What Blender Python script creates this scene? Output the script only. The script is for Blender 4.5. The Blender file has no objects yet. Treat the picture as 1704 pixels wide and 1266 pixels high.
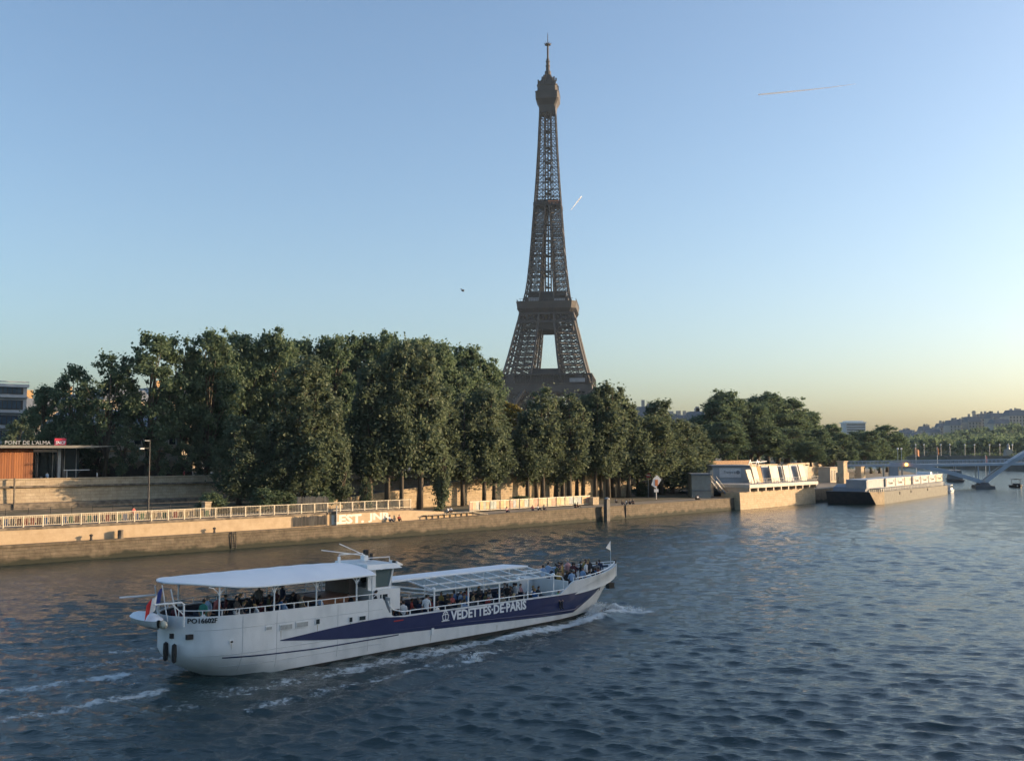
import bpy, bmesh, math, random
import numpy as np
from mathutils import Vector, Matrix

SC = bpy.context.scene
COL = SC.collection
R = math.radians

# ------------------------------------------------------------------ camera, sky, sun, exposure
EYE, FPX, HORIZON = 12.0, 1660.0, 748.0          # eye height over the water, focal length and horizon of the 1704 x 1266 photograph
PITCH = math.atan((HORIZON - 633) / FPX)
cam_d = bpy.data.cameras.new('camera'); cam = bpy.data.objects.new('camera', cam_d); COL.objects.link(cam)
cam.location = (0, 0, EYE); cam.rotation_euler = (math.pi / 2 + PITCH, 0, 0)
cam_d.sensor_width = 36; cam_d.lens = FPX / 1704 * 36; cam_d.clip_start = .5; cam_d.clip_end = 20000
SC.camera = cam

SUN_AZ, SUN_EL = R(80), R(9.5)                      # clockwise from the view direction (+Y); just above the roofs
SUN_DIR = Vector((math.sin(SUN_AZ) * math.cos(SUN_EL), math.cos(SUN_AZ) * math.cos(SUN_EL), math.sin(SUN_EL)))
W = bpy.data.worlds.new('World'); SC.world = W; W.use_nodes = True
nt = W.node_tree
sky = nt.nodes.new('ShaderNodeTexSky'); sky.sky_type = 'NISHITA'; sky.sun_disc = False
sky.sun_elevation = SUN_EL; sky.sun_rotation = SUN_AZ
sky.altitude = 0; sky.air_density = .9; sky.dust_density = 2.6; sky.ozone_density = 2.2
bg = nt.nodes['Background']; bg.inputs['Strength'].default_value = .15
nt.links.new(sky.outputs[0], bg.inputs[0])
sun_d = bpy.data.lights.new('sun', 'SUN'); sun = bpy.data.objects.new('sun', sun_d); COL.objects.link(sun)
sun_d.energy = 4.2; sun_d.angle = R(.5); sun_d.color = (1.0, .70, .42)
sun.rotation_euler = SUN_DIR.to_track_quat('Z', 'Y').to_euler(); sun.location = (150, 60, 80)
SC.view_settings.view_transform = 'Standard'; SC.view_settings.look = 'None'
SC.view_settings.exposure = 1.1; SC.view_settings.gamma = 1.0
SC.render.engine = 'CYCLES'
SC.cycles.use_denoising = True
SC.cycles.max_bounces = 6; SC.cycles.diffuse_bounces = 3; SC.cycles.glossy_bounces = 3; SC.cycles.transmission_bounces = 4
SC.cycles.transparent_max_bounces = 8; SC.cycles.caustics_reflective = False; SC.cycles.caustics_refractive = False

# ------------------------------------------------------------------ picking points: where a sight line meets a plane of the place
_c, _s = math.cos(PITCH), math.sin(PITCH)
def ray(px, py):
    a, b = px - 852, 633 - py
    return Vector((a, FPX * _c - b * _s, FPX * _s + b * _c))
def at_z(px, py, z=0.0):
    r = ray(px, py); return Vector((0, 0, EYE)) + r * ((z - EYE) / r.z)
def at_y(px, py, y):
    r = ray(px, py); return Vector((0, 0, EYE)) + r * (y / r.y)
def to_px(p):
    d = Vector(p) - Vector((0, 0, EYE)); f = d.y * _c + d.z * _s; u = -d.y * _s + d.z * _c
    return 852 + FPX * d.x / f, 633 - FPX * u / f

# the left bank: s runs along the quay edge, t inland from it
A0 = Vector((-53.4, 105.1)); U2 = Vector((.692, .722)); N2 = Vector((.722, -.692)); BANK_ROT = math.atan2(U2.y, U2.x)
def q_off(s):
    if s < -20: return q_off(-20) + (s + 20) * .09
    return 4.6 * (1 - ((s - 100) / 110) ** 2) - (.0008 * (s - 170) ** 2 if s > 170 else 0)
def bank(s, t, z=0.0):
    p = A0 + U2 * s + N2 * (q_off(s) - t); return Vector((p.x, p.y, z))
def s_at(px, t, z=3.0):
    lo, hi = -60.0, 325.0
    for _ in range(50):
        m = (lo + hi) / 2
        if to_px(bank(m, t, z))[0] < px: lo = m
        else: hi = m
    return (lo + hi) / 2
def z_at(px, py, t):
    p = bank(s_at(px, t), t); return at_y(px, py, p.y).z
def bank_heading(s):
    d = bank(s + 1, 0) - bank(s - 1, 0); return math.atan2(d.y, d.x)

# ------------------------------------------------------------------ materials
MATS = {}
def mat(name, col, rough=.75, col2=None, scale=4.0, detail=5.0, metal=0.0, bump=0.0, bscale=None, coat=0.0, contrast=(.35, .65), stretch=None, spec=None):
    if name in MATS: return MATS[name]
    m = bpy.data.materials.new(name); m.use_nodes = True; n = m.node_tree; MATS[name] = m
    b = n.nodes['Principled BSDF']; b.inputs['Roughness'].default_value = rough; b.inputs['Metallic'].default_value = metal
    if spec is not None: b.inputs['Specular IOR Level'].default_value = spec
    if coat: b.inputs['Coat Weight'].default_value = coat
    if col2 is None: col2 = tuple(c * .82 for c in col)
    tc = n.nodes.new('ShaderNodeTexCoord'); src = tc.outputs['Object']
    if stretch:
        mp = n.nodes.new('ShaderNodeMapping'); mp.inputs['Scale'].default_value = stretch
        n.links.new(src, mp.inputs[0]); src = mp.outputs[0]
    nz = n.nodes.new('ShaderNodeTexNoise'); nz.inputs['Scale'].default_value = scale; nz.inputs['Detail'].default_value = detail
    n.links.new(src, nz.inputs['Vector'])
    cr = n.nodes.new('ShaderNodeValToRGB'); cr.color_ramp.elements[0].position = contrast[0]; cr.color_ramp.elements[1].position = contrast[1]
    cr.color_ramp.elements[0].color = (*col2, 1); cr.color_ramp.elements[1].color = (*col, 1)
    n.links.new(nz.outputs[0], cr.inputs[0]); n.links.new(cr.outputs[0], b.inputs['Base Color'])
    if bump:
        bn = n.nodes.new('ShaderNodeTexNoise'); bn.inputs['Scale'].default_value = bscale or scale * 4; bn.inputs['Detail'].default_value = 4
        n.links.new(src, bn.inputs['Vector'])
        bp = n.nodes.new('ShaderNodeBump'); bp.inputs['Strength'].default_value = bump; bp.inputs['Distance'].default_value = .05
        n.links.new(bn.outputs[0], bp.inputs['Height']); n.links.new(bp.outputs[0], b.inputs['Normal'])
    return m

def stone_mat(name, col, col2, joint, bw, bh, stain=None, wet=None, bump=.5):
    """coursed stone: blocks in bank space (u along, z up), speckle, streaks, and a wet weed band by the water if asked"""
    m = bpy.data.materials.new(name); m.use_nodes = True; n = m.node_tree; L = n.links.new; MATS[name] = m
    b = n.nodes['Principled BSDF']; b.inputs['Roughness'].default_value = .85
    g = n.nodes.new('ShaderNodeNewGeometry')
    mp = n.nodes.new('ShaderNodeMapping'); mp.vector_type = 'TEXTURE'; mp.inputs['Rotation'].default_value = (0, 0, BANK_ROT)
    L(g.outputs['Position'], mp.inputs[0])
    sp = n.nodes.new('ShaderNodeSeparateXYZ'); L(mp.outputs[0], sp.inputs[0])
    cb = n.nodes.new('ShaderNodeCombineXYZ'); L(sp.outputs['X'], cb.inputs[0]); L(sp.outputs['Z'], cb.inputs[1])
    br = n.nodes.new('ShaderNodeTexBrick'); br.inputs['Scale'].default_value = 1; br.inputs['Brick Width'].default_value = bw; br.inputs['Row Height'].default_value = bh
    br.inputs['Mortar Size'].default_value = .025; br.inputs['Mortar Smooth'].default_value = .3
    br.inputs['Color1'].default_value = (*col, 1); br.inputs['Color2'].default_value = (*col2, 1); br.inputs['Mortar'].default_value = (*joint, 1)
    L(cb.outputs[0], br.inputs['Vector'])
    nz = n.nodes.new('ShaderNodeTexNoise'); nz.inputs['Scale'].default_value = 1.1; nz.inputs['Detail'].default_value = 8; nz.inputs['Roughness'].default_value = .7
    L(g.outputs['Position'], nz.inputs['Vector'])
    cr = n.nodes.new('ShaderNodeValToRGB'); cr.color_ramp.elements[0].position = .3; cr.color_ramp.elements[1].position = .68
    cr.color_ramp.elements[0].color = (*(stain or tuple(c * .45 for c in col)), 1); cr.color_ramp.elements[1].color = (1, 1, 1, 1)
    L(nz.outputs[0], cr.inputs[0])
    mx = n.nodes.new('ShaderNodeMix'); mx.data_type = 'RGBA'; mx.blend_type = 'MULTIPLY'; mx.inputs['Factor'].default_value = .75
    L(br.outputs['Color'], mx.inputs['A']); L(cr.outputs[0], mx.inputs['B']); out = mx.outputs['Result']
    if wet:                                             # weed and tide line up to a wavering height
        nw = n.nodes.new('ShaderNodeTexNoise'); nw.inputs['Scale'].default_value = .5; nw.inputs['Detail'].default_value = 6
        L(g.outputs['Position'], nw.inputs['Vector'])
        ma = n.nodes.new('ShaderNodeMath'); ma.operation = 'MULTIPLY_ADD'; ma.inputs[1].default_value = 1.6; ma.inputs[2].default_value = -.8
        L(nw.outputs[0], ma.inputs[0])
        ad = n.nodes.new('ShaderNodeMath'); ad.operation = 'ADD'; L(sp.outputs['Z'], ad.inputs[0]); L(ma.outputs[0], ad.inputs[1])
        mr = n.nodes.new('ShaderNodeMapRange'); mr.inputs['From Min'].default_value = wet * .45; mr.inputs['From Max'].default_value = wet
        mr.inputs['To Min'].default_value = 1; mr.inputs['To Max'].default_value = 0; L(ad.outputs[0], mr.inputs['Value'])
        m2 = n.nodes.new('ShaderNodeMix'); m2.data_type = 'RGBA'; L(mr.outputs[0], m2.inputs['Factor'])
        L(out, m2.inputs['A']); m2.inputs['B'].default_value = (.018, .022, .012, 1); out = m2.outputs['Result']
    L(out, b.inputs['Base Color'])
    bp = n.nodes.new('ShaderNodeBump'); bp.inputs['Strength'].default_value = bump; bp.inputs['Distance'].default_value = .04
    sb = n.nodes.new('ShaderNodeMath'); sb.operation = 'SUBTRACT'; L(nz.outputs[0], sb.inputs[0]); L(br.outputs['Fac'], sb.inputs[1])
    L(sb.outputs[0], bp.inputs['Height']); L(bp.outputs[0], b.inputs['Normal'])
    return m

def leaf_mat(name, dark, light, trans=.5):
    m = bpy.data.materials.new(name); m.use_nodes = True; n = m.node_tree; L = n.links.new; MATS[name] = m
    n.nodes.remove(n.nodes['Principled BSDF'])
    g = n.nodes.new('ShaderNodeNewGeometry'); tc = n.nodes.new('ShaderNodeTexCoord'); oi = n.nodes.new('ShaderNodeObjectInfo')
    nz = n.nodes.new('ShaderNodeTexNoise'); nz.inputs['Scale'].default_value = .35; nz.inputs['Detail'].default_value = 3; L(tc.outputs['Object'], nz.inputs['Vector'])
    a = n.nodes.new('ShaderNodeMath'); a.operation = 'MULTIPLY_ADD'; a.inputs[1].default_value = .45; L(g.outputs['Random Per Island'], a.inputs[0])
    s = n.nodes.new('ShaderNodeMath'); s.operation = 'MULTIPLY_ADD'; s.inputs[1].default_value = .35; s.inputs[2].default_value = -.12; L(oi.outputs['Random'], s.inputs[0])
    s2 = n.nodes.new('ShaderNodeMath'); s2.operation = 'MULTIPLY_ADD'; s2.inputs[1].default_value = .7; L(nz.outputs[0], s2.inputs[0]); L(s.outputs[0], s2.inputs[2])
    L(s2.outputs[0], a.inputs[2])
    cr = n.nodes.new('ShaderNodeValToRGB'); cr.color_ramp.elements[0].color = (*dark, 1); cr.color_ramp.elements[1].color = (*light, 1)
    cr.color_ramp.elements[0].position = .2; cr.color_ramp.elements[1].position = 1.0; L(a.outputs[0], cr.inputs[0])
    d = n.nodes.new('ShaderNodeBsdfDiffuse'); t = n.nodes.new('ShaderNodeBsdfTranslucent'); gl = n.nodes.new('ShaderNodeBsdfGlossy')
    gl.inputs['Roughness'].default_value = .6; gl.inputs['Color'].default_value = (.5, .5, .5, 1)
    L(cr.outputs[0], d.inputs['Color']); L(cr.outputs[0], t.inputs['Color'])
    m1 = n.nodes.new('ShaderNodeMixShader'); m1.inputs[0].default_value = trans; L(d.outputs[0], m1.inputs[1]); L(t.outputs[0], m1.inputs[2])
    m2 = n.nodes.new('ShaderNodeMixShader'); m2.inputs[0].default_value = .03; L(m1.outputs[0], m2.inputs[1]); L(gl.outputs[0], m2.inputs[2])
    L(m2.outputs[0], n.nodes['Material Output'].inputs['Surface'])
    return m

def glass_mat(name, col=(.02, .03, .035), rough=.06):
    return mat(name, col, rough, tuple(c * 1.5 for c in col), scale=.8, spec=.8)

# ------------------------------------------------------------------ building blocks
def tag(o, label=None, cat=None, group=None, kind=None):
    if label: o['label'] = label
    if cat: o['category'] = cat
    if group: o['group'] = group
    if kind: o['kind'] = kind
    return o
def thing(name, label, cat, loc=(0, 0, 0), rz=0.0, group=None, kind=None):
    o = bpy.data.objects.new(name, None); COL.objects.link(o); o.location = loc; o.rotation_euler = (0, 0, rz); o.empty_display_size = .3
    return tag(o, label, cat, group, kind)
def link(name, me, parent=None, m=None):
    o = bpy.data.objects.new(name, me); COL.objects.link(o)
    if parent: o.parent = parent
    if m is not None and not me.materials: me.materials.append(m)
    return o
def copy_tree(o, parent=None):
    c = o.copy(); COL.objects.link(c); c.parent = parent
    for ch in list(o.children): copy_tree(ch, c)
    return c

class MB:
    """collects simple shapes; build() links them as ONE mesh object"""
    def __init__(self): self.v = []; self.f = []; self.mi = []; self.cur = 0
    def add(self, vs, fs):
        k = len(self.v); self.v += [tuple(p) for p in vs]; self.f += [tuple(i + k for i in f) for f in fs]; self.mi += [self.cur] * len(fs); return self
    def box(self, x0, x1, y0, y1, z0, z1):
        return self.add([(x0, y0, z0), (x1, y0, z0), (x1, y1, z0), (x0, y1, z0), (x0, y0, z1), (x1, y0, z1), (x1, y1, z1), (x0, y1, z1)],
                        [(3, 2, 1, 0), (4, 5, 6, 7), (0, 1, 5, 4), (1, 2, 6, 5), (2, 3, 7, 6), (3, 0, 4, 7)])
    def cbox(self, c, s, rz=0.0):
        co, si = math.cos(rz), math.sin(rz); k = len(self.v); self.box(-s[0] / 2, s[0] / 2, -s[1] / 2, s[1] / 2, -s[2] / 2, s[2] / 2)
        for i in range(k, len(self.v)):
            x, y, z = self.v[i]; self.v[i] = (c[0] + x * co - y * si, c[1] + x * si + y * co, c[2] + z)
        return self
    def hexa(self, lo, hi):                              # two quads of 4 points
        return self.add(list(lo) + list(hi), [(3, 2, 1, 0), (4, 5, 6, 7), (0, 1, 5, 4), (1, 2, 6, 5), (2, 3, 7, 6), (3, 0, 4, 7)])
    def beam(self, p, q, w, h=None):
        p, q = Vector(p), Vector(q); d = (q - p)
        if d.length < 1e-6: return self
        d.normalize(); up = Vector((0, 0, 1)) if abs(d.z) < .95 else Vector((1, 0, 0))
        a = d.cross(up).normalized() * (w / 2); b = a.cross(d).normalized() * ((h or w) / 2)
        return self.hexa([p - a - b, p + a - b, p + a + b, p - a + b], [q - a - b, q + a - b, q + a + b, q - a + b])
    def tube(self, pts, r, n=8, caps=True):
        pts = [Vector(p) for p in pts]; rs = r if isinstance(r, (list, tuple)) else [r] * len(pts); rings = []; k = len(self.v); vs = []; fs = []
        prev = None
        for i, p in enumerate(pts):
            d = (pts[min(i + 1, len(pts) - 1)] - pts[max(i - 1, 0)]).normalized()
            up = Vector((0, 0, 1)) if abs(d.z) < .9 else Vector((1, 0, 0))
            a = d.cross(up).normalized() if prev is None else (prev - d * prev.dot(d)).normalized(); prev = a; b = d.cross(a)
            for j in range(n):
                t = 2 * math.pi * j / n; vs.append(p + (a * math.cos(t) + b * math.sin(t)) * rs[i])
        for i in range(len(pts) - 1):
            for j in range(n): fs.append((i * n + j, i * n + (j + 1) % n, (i + 1) * n + (j + 1) % n, (i + 1) * n + j))
        if caps: fs += [tuple(range(n - 1, -1, -1)), tuple(range((len(pts) - 1) * n, len(pts) * n))]
        return self.add(vs, fs)
    def lathe(self, prof, c=(0, 0, 0), n=12):
        vs = []; fs = []
        for r, z in prof:
            for j in range(n):
                t = 2 * math.pi * j / n; vs.append((c[0] + r * math.cos(t), c[1] + r * math.sin(t), c[2] + z))
        for i in range(len(prof) - 1):
            for j in range(n): fs.append((i * n + j, i * n + (j + 1) % n, (i + 1) * n + (j + 1) % n, (i + 1) * n + j))
        fs += [tuple(range(n - 1, -1, -1)), tuple(range((len(prof) - 1) * n, len(prof) * n))]
        return self.add(vs, fs)
    def ball(self, c, r, n=10, m=7, sq=(1, 1, 1)):
        vs = []; fs = []
        for i in range(m + 1):
            a = math.pi * i / m
            for j in range(n):
                t = 2 * math.pi * j / n; vs.append((c[0] + sq[0] * r * math.sin(a) * math.cos(t), c[1] + sq[1] * r * math.sin(a) * math.sin(t), c[2] + sq[2] * r * math.cos(a)))
        for i in range(m):
            for j in range(n): fs.append((i * n + j, (i + 1) * n + j, (i + 1) * n + (j + 1) % n, i * n + (j + 1) % n))
        return self.add(vs, fs)
    def prism(self, poly, y0, y1, axis='y'):             # polygon in (x,z) pushed along y (or in (x,y) along z)
        n = len(poly); vs = [((a, y0, b) if axis == 'y' else (a, b, y0)) for a, b in poly] + [((a, y1, b) if axis == 'y' else (a, b, y1)) for a, b in poly]
        return self.add(vs, [tuple(range(n)), tuple(range(2 * n - 1, n - 1, -1))] + [(i, i + n, (i + 1) % n + n, (i + 1) % n) for i in range(n)])
    def sweep(self, prof, ss, closed=True):              # prof(s) -> [(t, z)...] along the bank
        rows = [[bank(s, t, z) for t, z in prof(s)] for s in ss]; n = len(rows[0]); vs = [p for r in rows for p in r]; fs = []
        for i in range(len(rows) - 1):
            for j in range(n if closed else n - 1):
                k = (j + 1) % n; fs.append((i * n + j, (i + 1) * n + j, (i + 1) * n + k, i * n + k))
        if closed: fs += [tuple(range(n)), tuple(range(len(vs) - 1, len(vs) - n - 1, -1))]
        return self.add(vs, fs)
    def mesh(self, name, mats, smooth=False):
        me = bpy.data.meshes.new(name); me.from_pydata(self.v, [], self.f)
        for m in (mats if isinstance(mats, (list, tuple)) else [mats]):
            if m is not None: me.materials.append(m)
        if any(self.mi): me.polygons.foreach_set('material_index', self.mi)
        if smooth: me.polygons.foreach_set('use_smooth', [True] * len(self.f))
        bm = bmesh.new(); bm.from_mesh(me); bmesh.ops.recalc_face_normals(bm, faces=bm.faces); bm.to_mesh(me); bm.free()
        return me
    def build(self, name, mats, parent=None, world=False, smooth=False):
        if world:
            if parent: o = parent.matrix_basis.inverted(); self.v = [tuple(o @ Vector(p)) for p in self.v]; loc = None
            else:
                a = np.array(self.v); loc = (float(a[:, 0].mean()), float(a[:, 1].mean()), float(a[:, 2].min()))
                self.v = [tuple(p) for p in (a - np.array(loc)).tolist()]
        me = self.mesh(name, mats, smooth); o = bpy.data.objects.new(name, me); COL.objects.link(o)
        if parent: o.parent = parent
        elif world: o.location = loc
        return o

def frange(a, b, n): return [a + (b - a) * i / n for i in range(n + 1)]
def text_mesh(txt, size, depth=.01, sx=1.0, bold=0.0, shear=0.0, spacing=1.0):
    cu = bpy.data.curves.new('lettering', 'FONT'); cu.body = txt; cu.size = size; cu.extrude = depth; cu.offset = bold; cu.shear = shear; cu.space_character = spacing
    cu.resolution_u = 2
    o = bpy.data.objects.new('lettering', cu); COL.objects.link(o); dg = bpy.context.evaluated_depsgraph_get()
    me = bpy.data.meshes.new_from_object(o.evaluated_get(dg)); bpy.data.objects.remove(o); bpy.data.curves.remove(cu)
    for v in me.vertices: v.co.x *= sx
    me.name = 'lettering'; return me
ONES = 'first second third fourth fifth sixth seventh eighth ninth tenth eleventh twelfth thirteenth fourteenth fifteenth sixteenth seventeenth eighteenth nineteenth'.split()
def ordinal(k):                                          # 1 -> first
    if k < 20: return ONES[k - 1]
    t = ['twenty', 'thirty', 'forty', 'fifty', 'sixty', 'seventy', 'eighty', 'ninety'][k // 10 - 2]
    return t[:-1] + 'ieth' if k % 10 == 0 else t + '-' + ONES[k % 10 - 1]

# ================================================================== THE RIVER
BOAT_A = Vector((.7290, .6845)); BOAT_R = Vector((.6845, -.7290)); BOAT_O = Vector((-18.45, 53.35))      # stern at the waterline, heading, starboard
BOAT_ROT = math.atan2(BOAT_A.y, BOAT_A.x)
def water_mat():
    m = bpy.data.materials.new('river_water'); m.use_nodes = True; n = m.node_tree; L = n.links.new
    b = n.nodes['Principled BSDF']; b.inputs['IOR'].default_value = 1.5; b.inputs['Roughness'].default_value = .07
    g = n.nodes.new('ShaderNodeNewGeometry')
    def noise(scale, detail, stretch=(1, 1, 1), rough=.55):
        mp = n.nodes.new('ShaderNodeMapping'); mp.inputs['Scale'].default_value = stretch; mp.inputs['Rotation'].default_value = (0, 0, R(-12)); L(g.outputs['Position'], mp.inputs[0])
        z = n.nodes.new('ShaderNodeTexNoise'); z.inputs['Scale'].default_value = scale; z.inputs['Detail'].default_value = detail; z.inputs['Roughness'].default_value = rough
        L(mp.outputs[0], z.inputs['Vector']); return z.outputs[0]
    n1 = noise(3.0, 6, (.6, 1.5, 1), .62); n2 = noise(5.0, 3, (.6, 1.5, 1))
    b1 = n.nodes.new('ShaderNodeBump'); b1.inputs['Strength'].default_value = 1; b1.inputs['Distance'].default_value = .075; L(n1, b1.inputs['Height'])
    b2 = n.nodes.new('ShaderNodeBump'); b2.inputs['Strength'].default_value = 1; b2.inputs['Distance'].default_value = .035; L(n2, b2.inputs['Height']); L(b1.outputs[0], b2.inputs['Normal'])
    L(b2.outputs[0], b.inputs['Normal'])
    at = n.nodes.new('ShaderNodeAttribute'); at.attribute_name = 'foam'
    f1 = noise(2.6, 10, (1, 1, 1), .72)
    f2 = noise(.5, 3, (1, 1, 1), .6)
    a0 = n.nodes.new('ShaderNodeMath'); a0.operation = 'MULTIPLY_ADD'; a0.inputs[1].default_value = .6; L(f2, a0.inputs[0]); L(f1, a0.inputs[2])
    ad = n.nodes.new('ShaderNodeMath'); ad.operation = 'ADD'; L(a0.outputs[0], ad.inputs[0]); L(at.outputs['Fac'], ad.inputs[1])
    mr = n.nodes.new('ShaderNodeMapRange'); mr.interpolation_type = 'SMOOTHSTEP'; mr.inputs['From Min'].default_value = 1.17; mr.inputs['From Max'].default_value = 1.58; L(ad.outputs[0], mr.inputs['Value'])
    mx = n.nodes.new('ShaderNodeMix'); mx.data_type = 'RGBA'; L(mr.outputs[0], mx.inputs['Factor'])
    mx.inputs['A'].default_value = (.016, .034, .034, 1); mx.inputs['B'].default_value = (.62, .66, .66, 1); L(mx.outputs['Result'], b.inputs['Base Color'])
    rr = n.nodes.new('ShaderNodeMath'); rr.operation = 'MULTIPLY_ADD'; rr.inputs[1].default_value = .6; rr.inputs[2].default_value = .07; L(mr.outputs[0], rr.inputs[0]); L(rr.outputs[0], b.inputs['Roughness'])
    return m

def make_river():
    rng = np.random.default_rng(7)
    NR, NC = 1350, 640
    r = 26 * np.exp(np.linspace(0, math.log(900 / 26), NR)); th = np.linspace(R(-44), R(44), NC)
    RR, TH = np.meshgrid(r, th, indexing='ij'); X = RR * np.sin(TH); Y = RR * np.cos(TH)
    step = np.maximum(RR * math.log(900 / 26) / NR, RR * R(88) / NC)
    Z = np.zeros_like(X); DX = np.zeros_like(X); DY = np.zeros_like(X)
    for k in range(110):
        lam = 10 ** rng.uniform(math.log10(.34), math.log10(2.2)); kk = 2 * math.pi / lam
        ang = R(-98) + rng.normal(0, R(24)); amp = .0044 * lam ** .7 * rng.uniform(.5, 1.3)
        dx, dy = math.cos(ang), math.sin(ang); ph = kk * (X * dx + Y * dy) + rng.uniform(0, 6.28) + .7 * np.sin(X * rng.uniform(.03, .09) + Y * rng.uniform(-.09, .09))
        fade = np.clip((lam / step - 2.2) / 2.5, 0, 1)
        Z += amp * fade * np.cos(ph); DX -= amp * 1.3 * fade * dx * np.sin(ph); DY -= amp * 1.3 * fade * dy * np.sin(ph)
    patch = .55 + .9 * (np.sin(X * .045 + Y * .021 + 1) * np.sin(Y * .037 - X * .013) * .5 + .5)
    Z *= patch
    swell = .035 * np.sin(.62 * (X * .35 + Y * .94) + 1.3 * np.sin(X * .05)) * np.clip(1.2 - RR / 260, 0, 1); Z += swell * (.4 + .6 * np.sin(X * .031 + 2) ** 2)
    # the boat's own waves and foam
    bx, by = X - BOAT_O.x, Y - BOAT_O.y; S = bx * BOAT_A.x + by * BOAT_A.y; Lt = bx * BOAT_R.x + by * BOAT_R.y; al = np.abs(Lt)
    def gs(s0, l0, ws, wl, l=al): return np.exp(-((S - s0) / ws) ** 2 - ((l - l0) / wl) ** 2)
    Z += (.85 + .25 * np.sin(X * 5.1) * np.sin(Y * 6.3 + X * 2)) * gs(32.8, 1.7, 1.8, .9) + .35 * gs(30.2, 3.3, 2.4, .8)
    Z += .10 * np.cos(2 * math.pi * (al - .36 * (33 - S)) / 3.0) * np.exp(-((al - .36 * (33 - S) - 1) / 3.4) ** 2) * np.clip((36 - S) / 5, 0, 1) * np.exp(-np.clip(12 - S, 0, None) / 40)
    Z += .10 * np.sin(2 * math.pi * S / 4.2 + al * .5) * np.exp(-(al / (3 + .15 * np.clip(-S, 0, None))) ** 2) * np.clip(-S / 2, 0, 1) * np.exp(np.minimum(S, 0) / 30)
    foam = np.zeros_like(X)
    def put(v): np.maximum(foam, v, out=foam)
    put(1.0 * gs(32.6, 2.0, 2.4, 1.5)); put(.95 * gs(34.6, 2.6, 1.6, 1.5)); put(.85 * gs(29.4, 3.4, 2.8, .9)); put(.7 * gs(35.5, 3.6, 1.4, .8))
    w = .5 + .055 * np.clip(31 - S, 0, 40); c = 3.2 + .075 * np.clip(31 - S, 0, 40)
    put((.80 - .012 * np.clip(31 - S, 0, 40)) * np.exp(-((al - c) / w) ** 2) * ((S > -3) & (S < 31.5)))
    put(.48 * np.exp(-((al - c - 1.6 - .05 * (31 - S)) / (.5 * w)) ** 2) * ((S > 0) & (S < 24)))
    d = np.clip(-S, 0, None)
    wake = ((.56 * np.exp(-((al - 2.3 - .10 * d) / (.7 + .02 * d)) ** 2)) + .40 * np.exp(-(al / (2.4 + .05 * d)) ** 2)) * np.exp(-d / 26) * np.clip(d / .8, 0, 1)
    put(wake)
    for px, py, ws, wl, a in ((788, 1098, 1.0, .45, .85), (745, 1108, 1.6, .35, .5), (215, 1110, 1.0, .5, .5), (240, 1095, .8, .4, .5), (170, 1128, 1.4, .6, .5), (95, 1130, 1.4, .4, .4)):
        p = at_z(px, py); q = Vector((p.x, p.y)) - BOAT_O; put(a * np.exp(-((S - q.dot(BOAT_A)) / ws) ** 2 - ((Lt - q.dot(BOAT_R)) / wl) ** 2))
    inside = (S > .2) & (S < 34) & (al < 2.6)
    foam[inside] *= .2
    Z[inside & (Z > .12)] = .12
    V = np.stack([X + DX, Y + DY, Z], -1).reshape(-1, 3)
    i = np.arange(NR * NC).reshape(NR, NC); F = np.stack([i[:-1, :-1], i[:-1, 1:], i[1:, 1:], i[1:, :-1]], -1).reshape(-1, 4)
    far = np.array([(-3000, -1500, -.55), (3000, -1500, -.55), (3000, 4000, -.55), (-3000, 4000, -.55)])
    nv = len(V); V = np.vstack([V, far]); F = np.vstack([F, [[nv, nv + 1, nv + 2, nv + 3]]])
    me = bpy.data.meshes.new('river'); me.vertices.add(len(V)); me.vertices.foreach_set('co', V.ravel())
    me.loops.add(F.size); me.loops.foreach_set('vertex_index', F.ravel().astype(np.int32))
    me.polygons.add(len(F)); me.polygons.foreach_set('loop_start', np.arange(0, F.size, 4, dtype=np.int32)); me.polygons.foreach_set('loop_total', np.full(len(F), 4, dtype=np.int32))
    me.polygons.foreach_set('use_smooth', np.ones(len(F), bool)); me.update(calc_edges=True)
    at = me.attributes.new('foam', 'FLOAT', 'POINT'); at.data.foreach_set('value', np.concatenate([foam.ravel(), np.zeros(4)]).astype(np.float32))
    me.materials.append(water_mat())
    tag(link('river', me), 'choppy dark blue river water with the wake of the tour boat', 'water', kind='structure')
make_river()

# ================================================================== THE LEFT BANK: terraces, walls, roads
M_QUAY = stone_mat('quay_stone', (.20, .16, .11), (.165, .135, .09), (.145, .118, .08), 1.05, .36, stain=(.20, .18, .15), wet=.8, bump=1.0)
M_PARAPET = stone_mat('parapet_render', (.54, .42, .275), (.52, .40, .26), (.49, .38, .25), 7.0, 3.0, stain=(.72, .68, .6), bump=.2)
M_UPPER = stone_mat('upper_stone', (.52, .43, .30), (.45, .37, .26), (.33, .27, .19), 1.2, .42, stain=(.55, .5, .42), bump=.5)
M_RAMP = stone_mat('ramp_stone', (.56, .45, .30), (.50, .40, .27), (.38, .31, .21), 1.1, .45, stain=(.6, .54, .45), bump=.5)
M_LEDGE = mat('dark_ledge_stone', (.24, .20, .15), .9, (.10, .085, .065), 1.5, bump=.3)
M_ASPH = mat('asphalt', (.085, .085, .085), .9, (.055, .055, .056), .8, bump=.2, bscale=30)
M_PAVE = mat('pale_paving', (.25, .215, .165), .9, (.17, .15, .115), .5, bump=.2, bscale=14)
M_EARTH = mat('earth_and_gravel', (.16, .13, .09), .95, (.075, .075, .04), .35, bump=.4, bscale=6)
M_RAIL = mat('cream_paint', (.70, .62, .46), .5, (.58, .50, .36), 2.0)
M_DARK = mat('dark_iron', (.03, .03, .03), .55, (.05, .045, .04), 3.0)
M_GREYMET = mat('grey_painted_steel', (.30, .32, .33), .45, (.24, .255, .265), 2.0)
M_WHITE = mat('white_paint', (.78, .79, .78), .45, (.70, .71, .71), 1.5)

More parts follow.
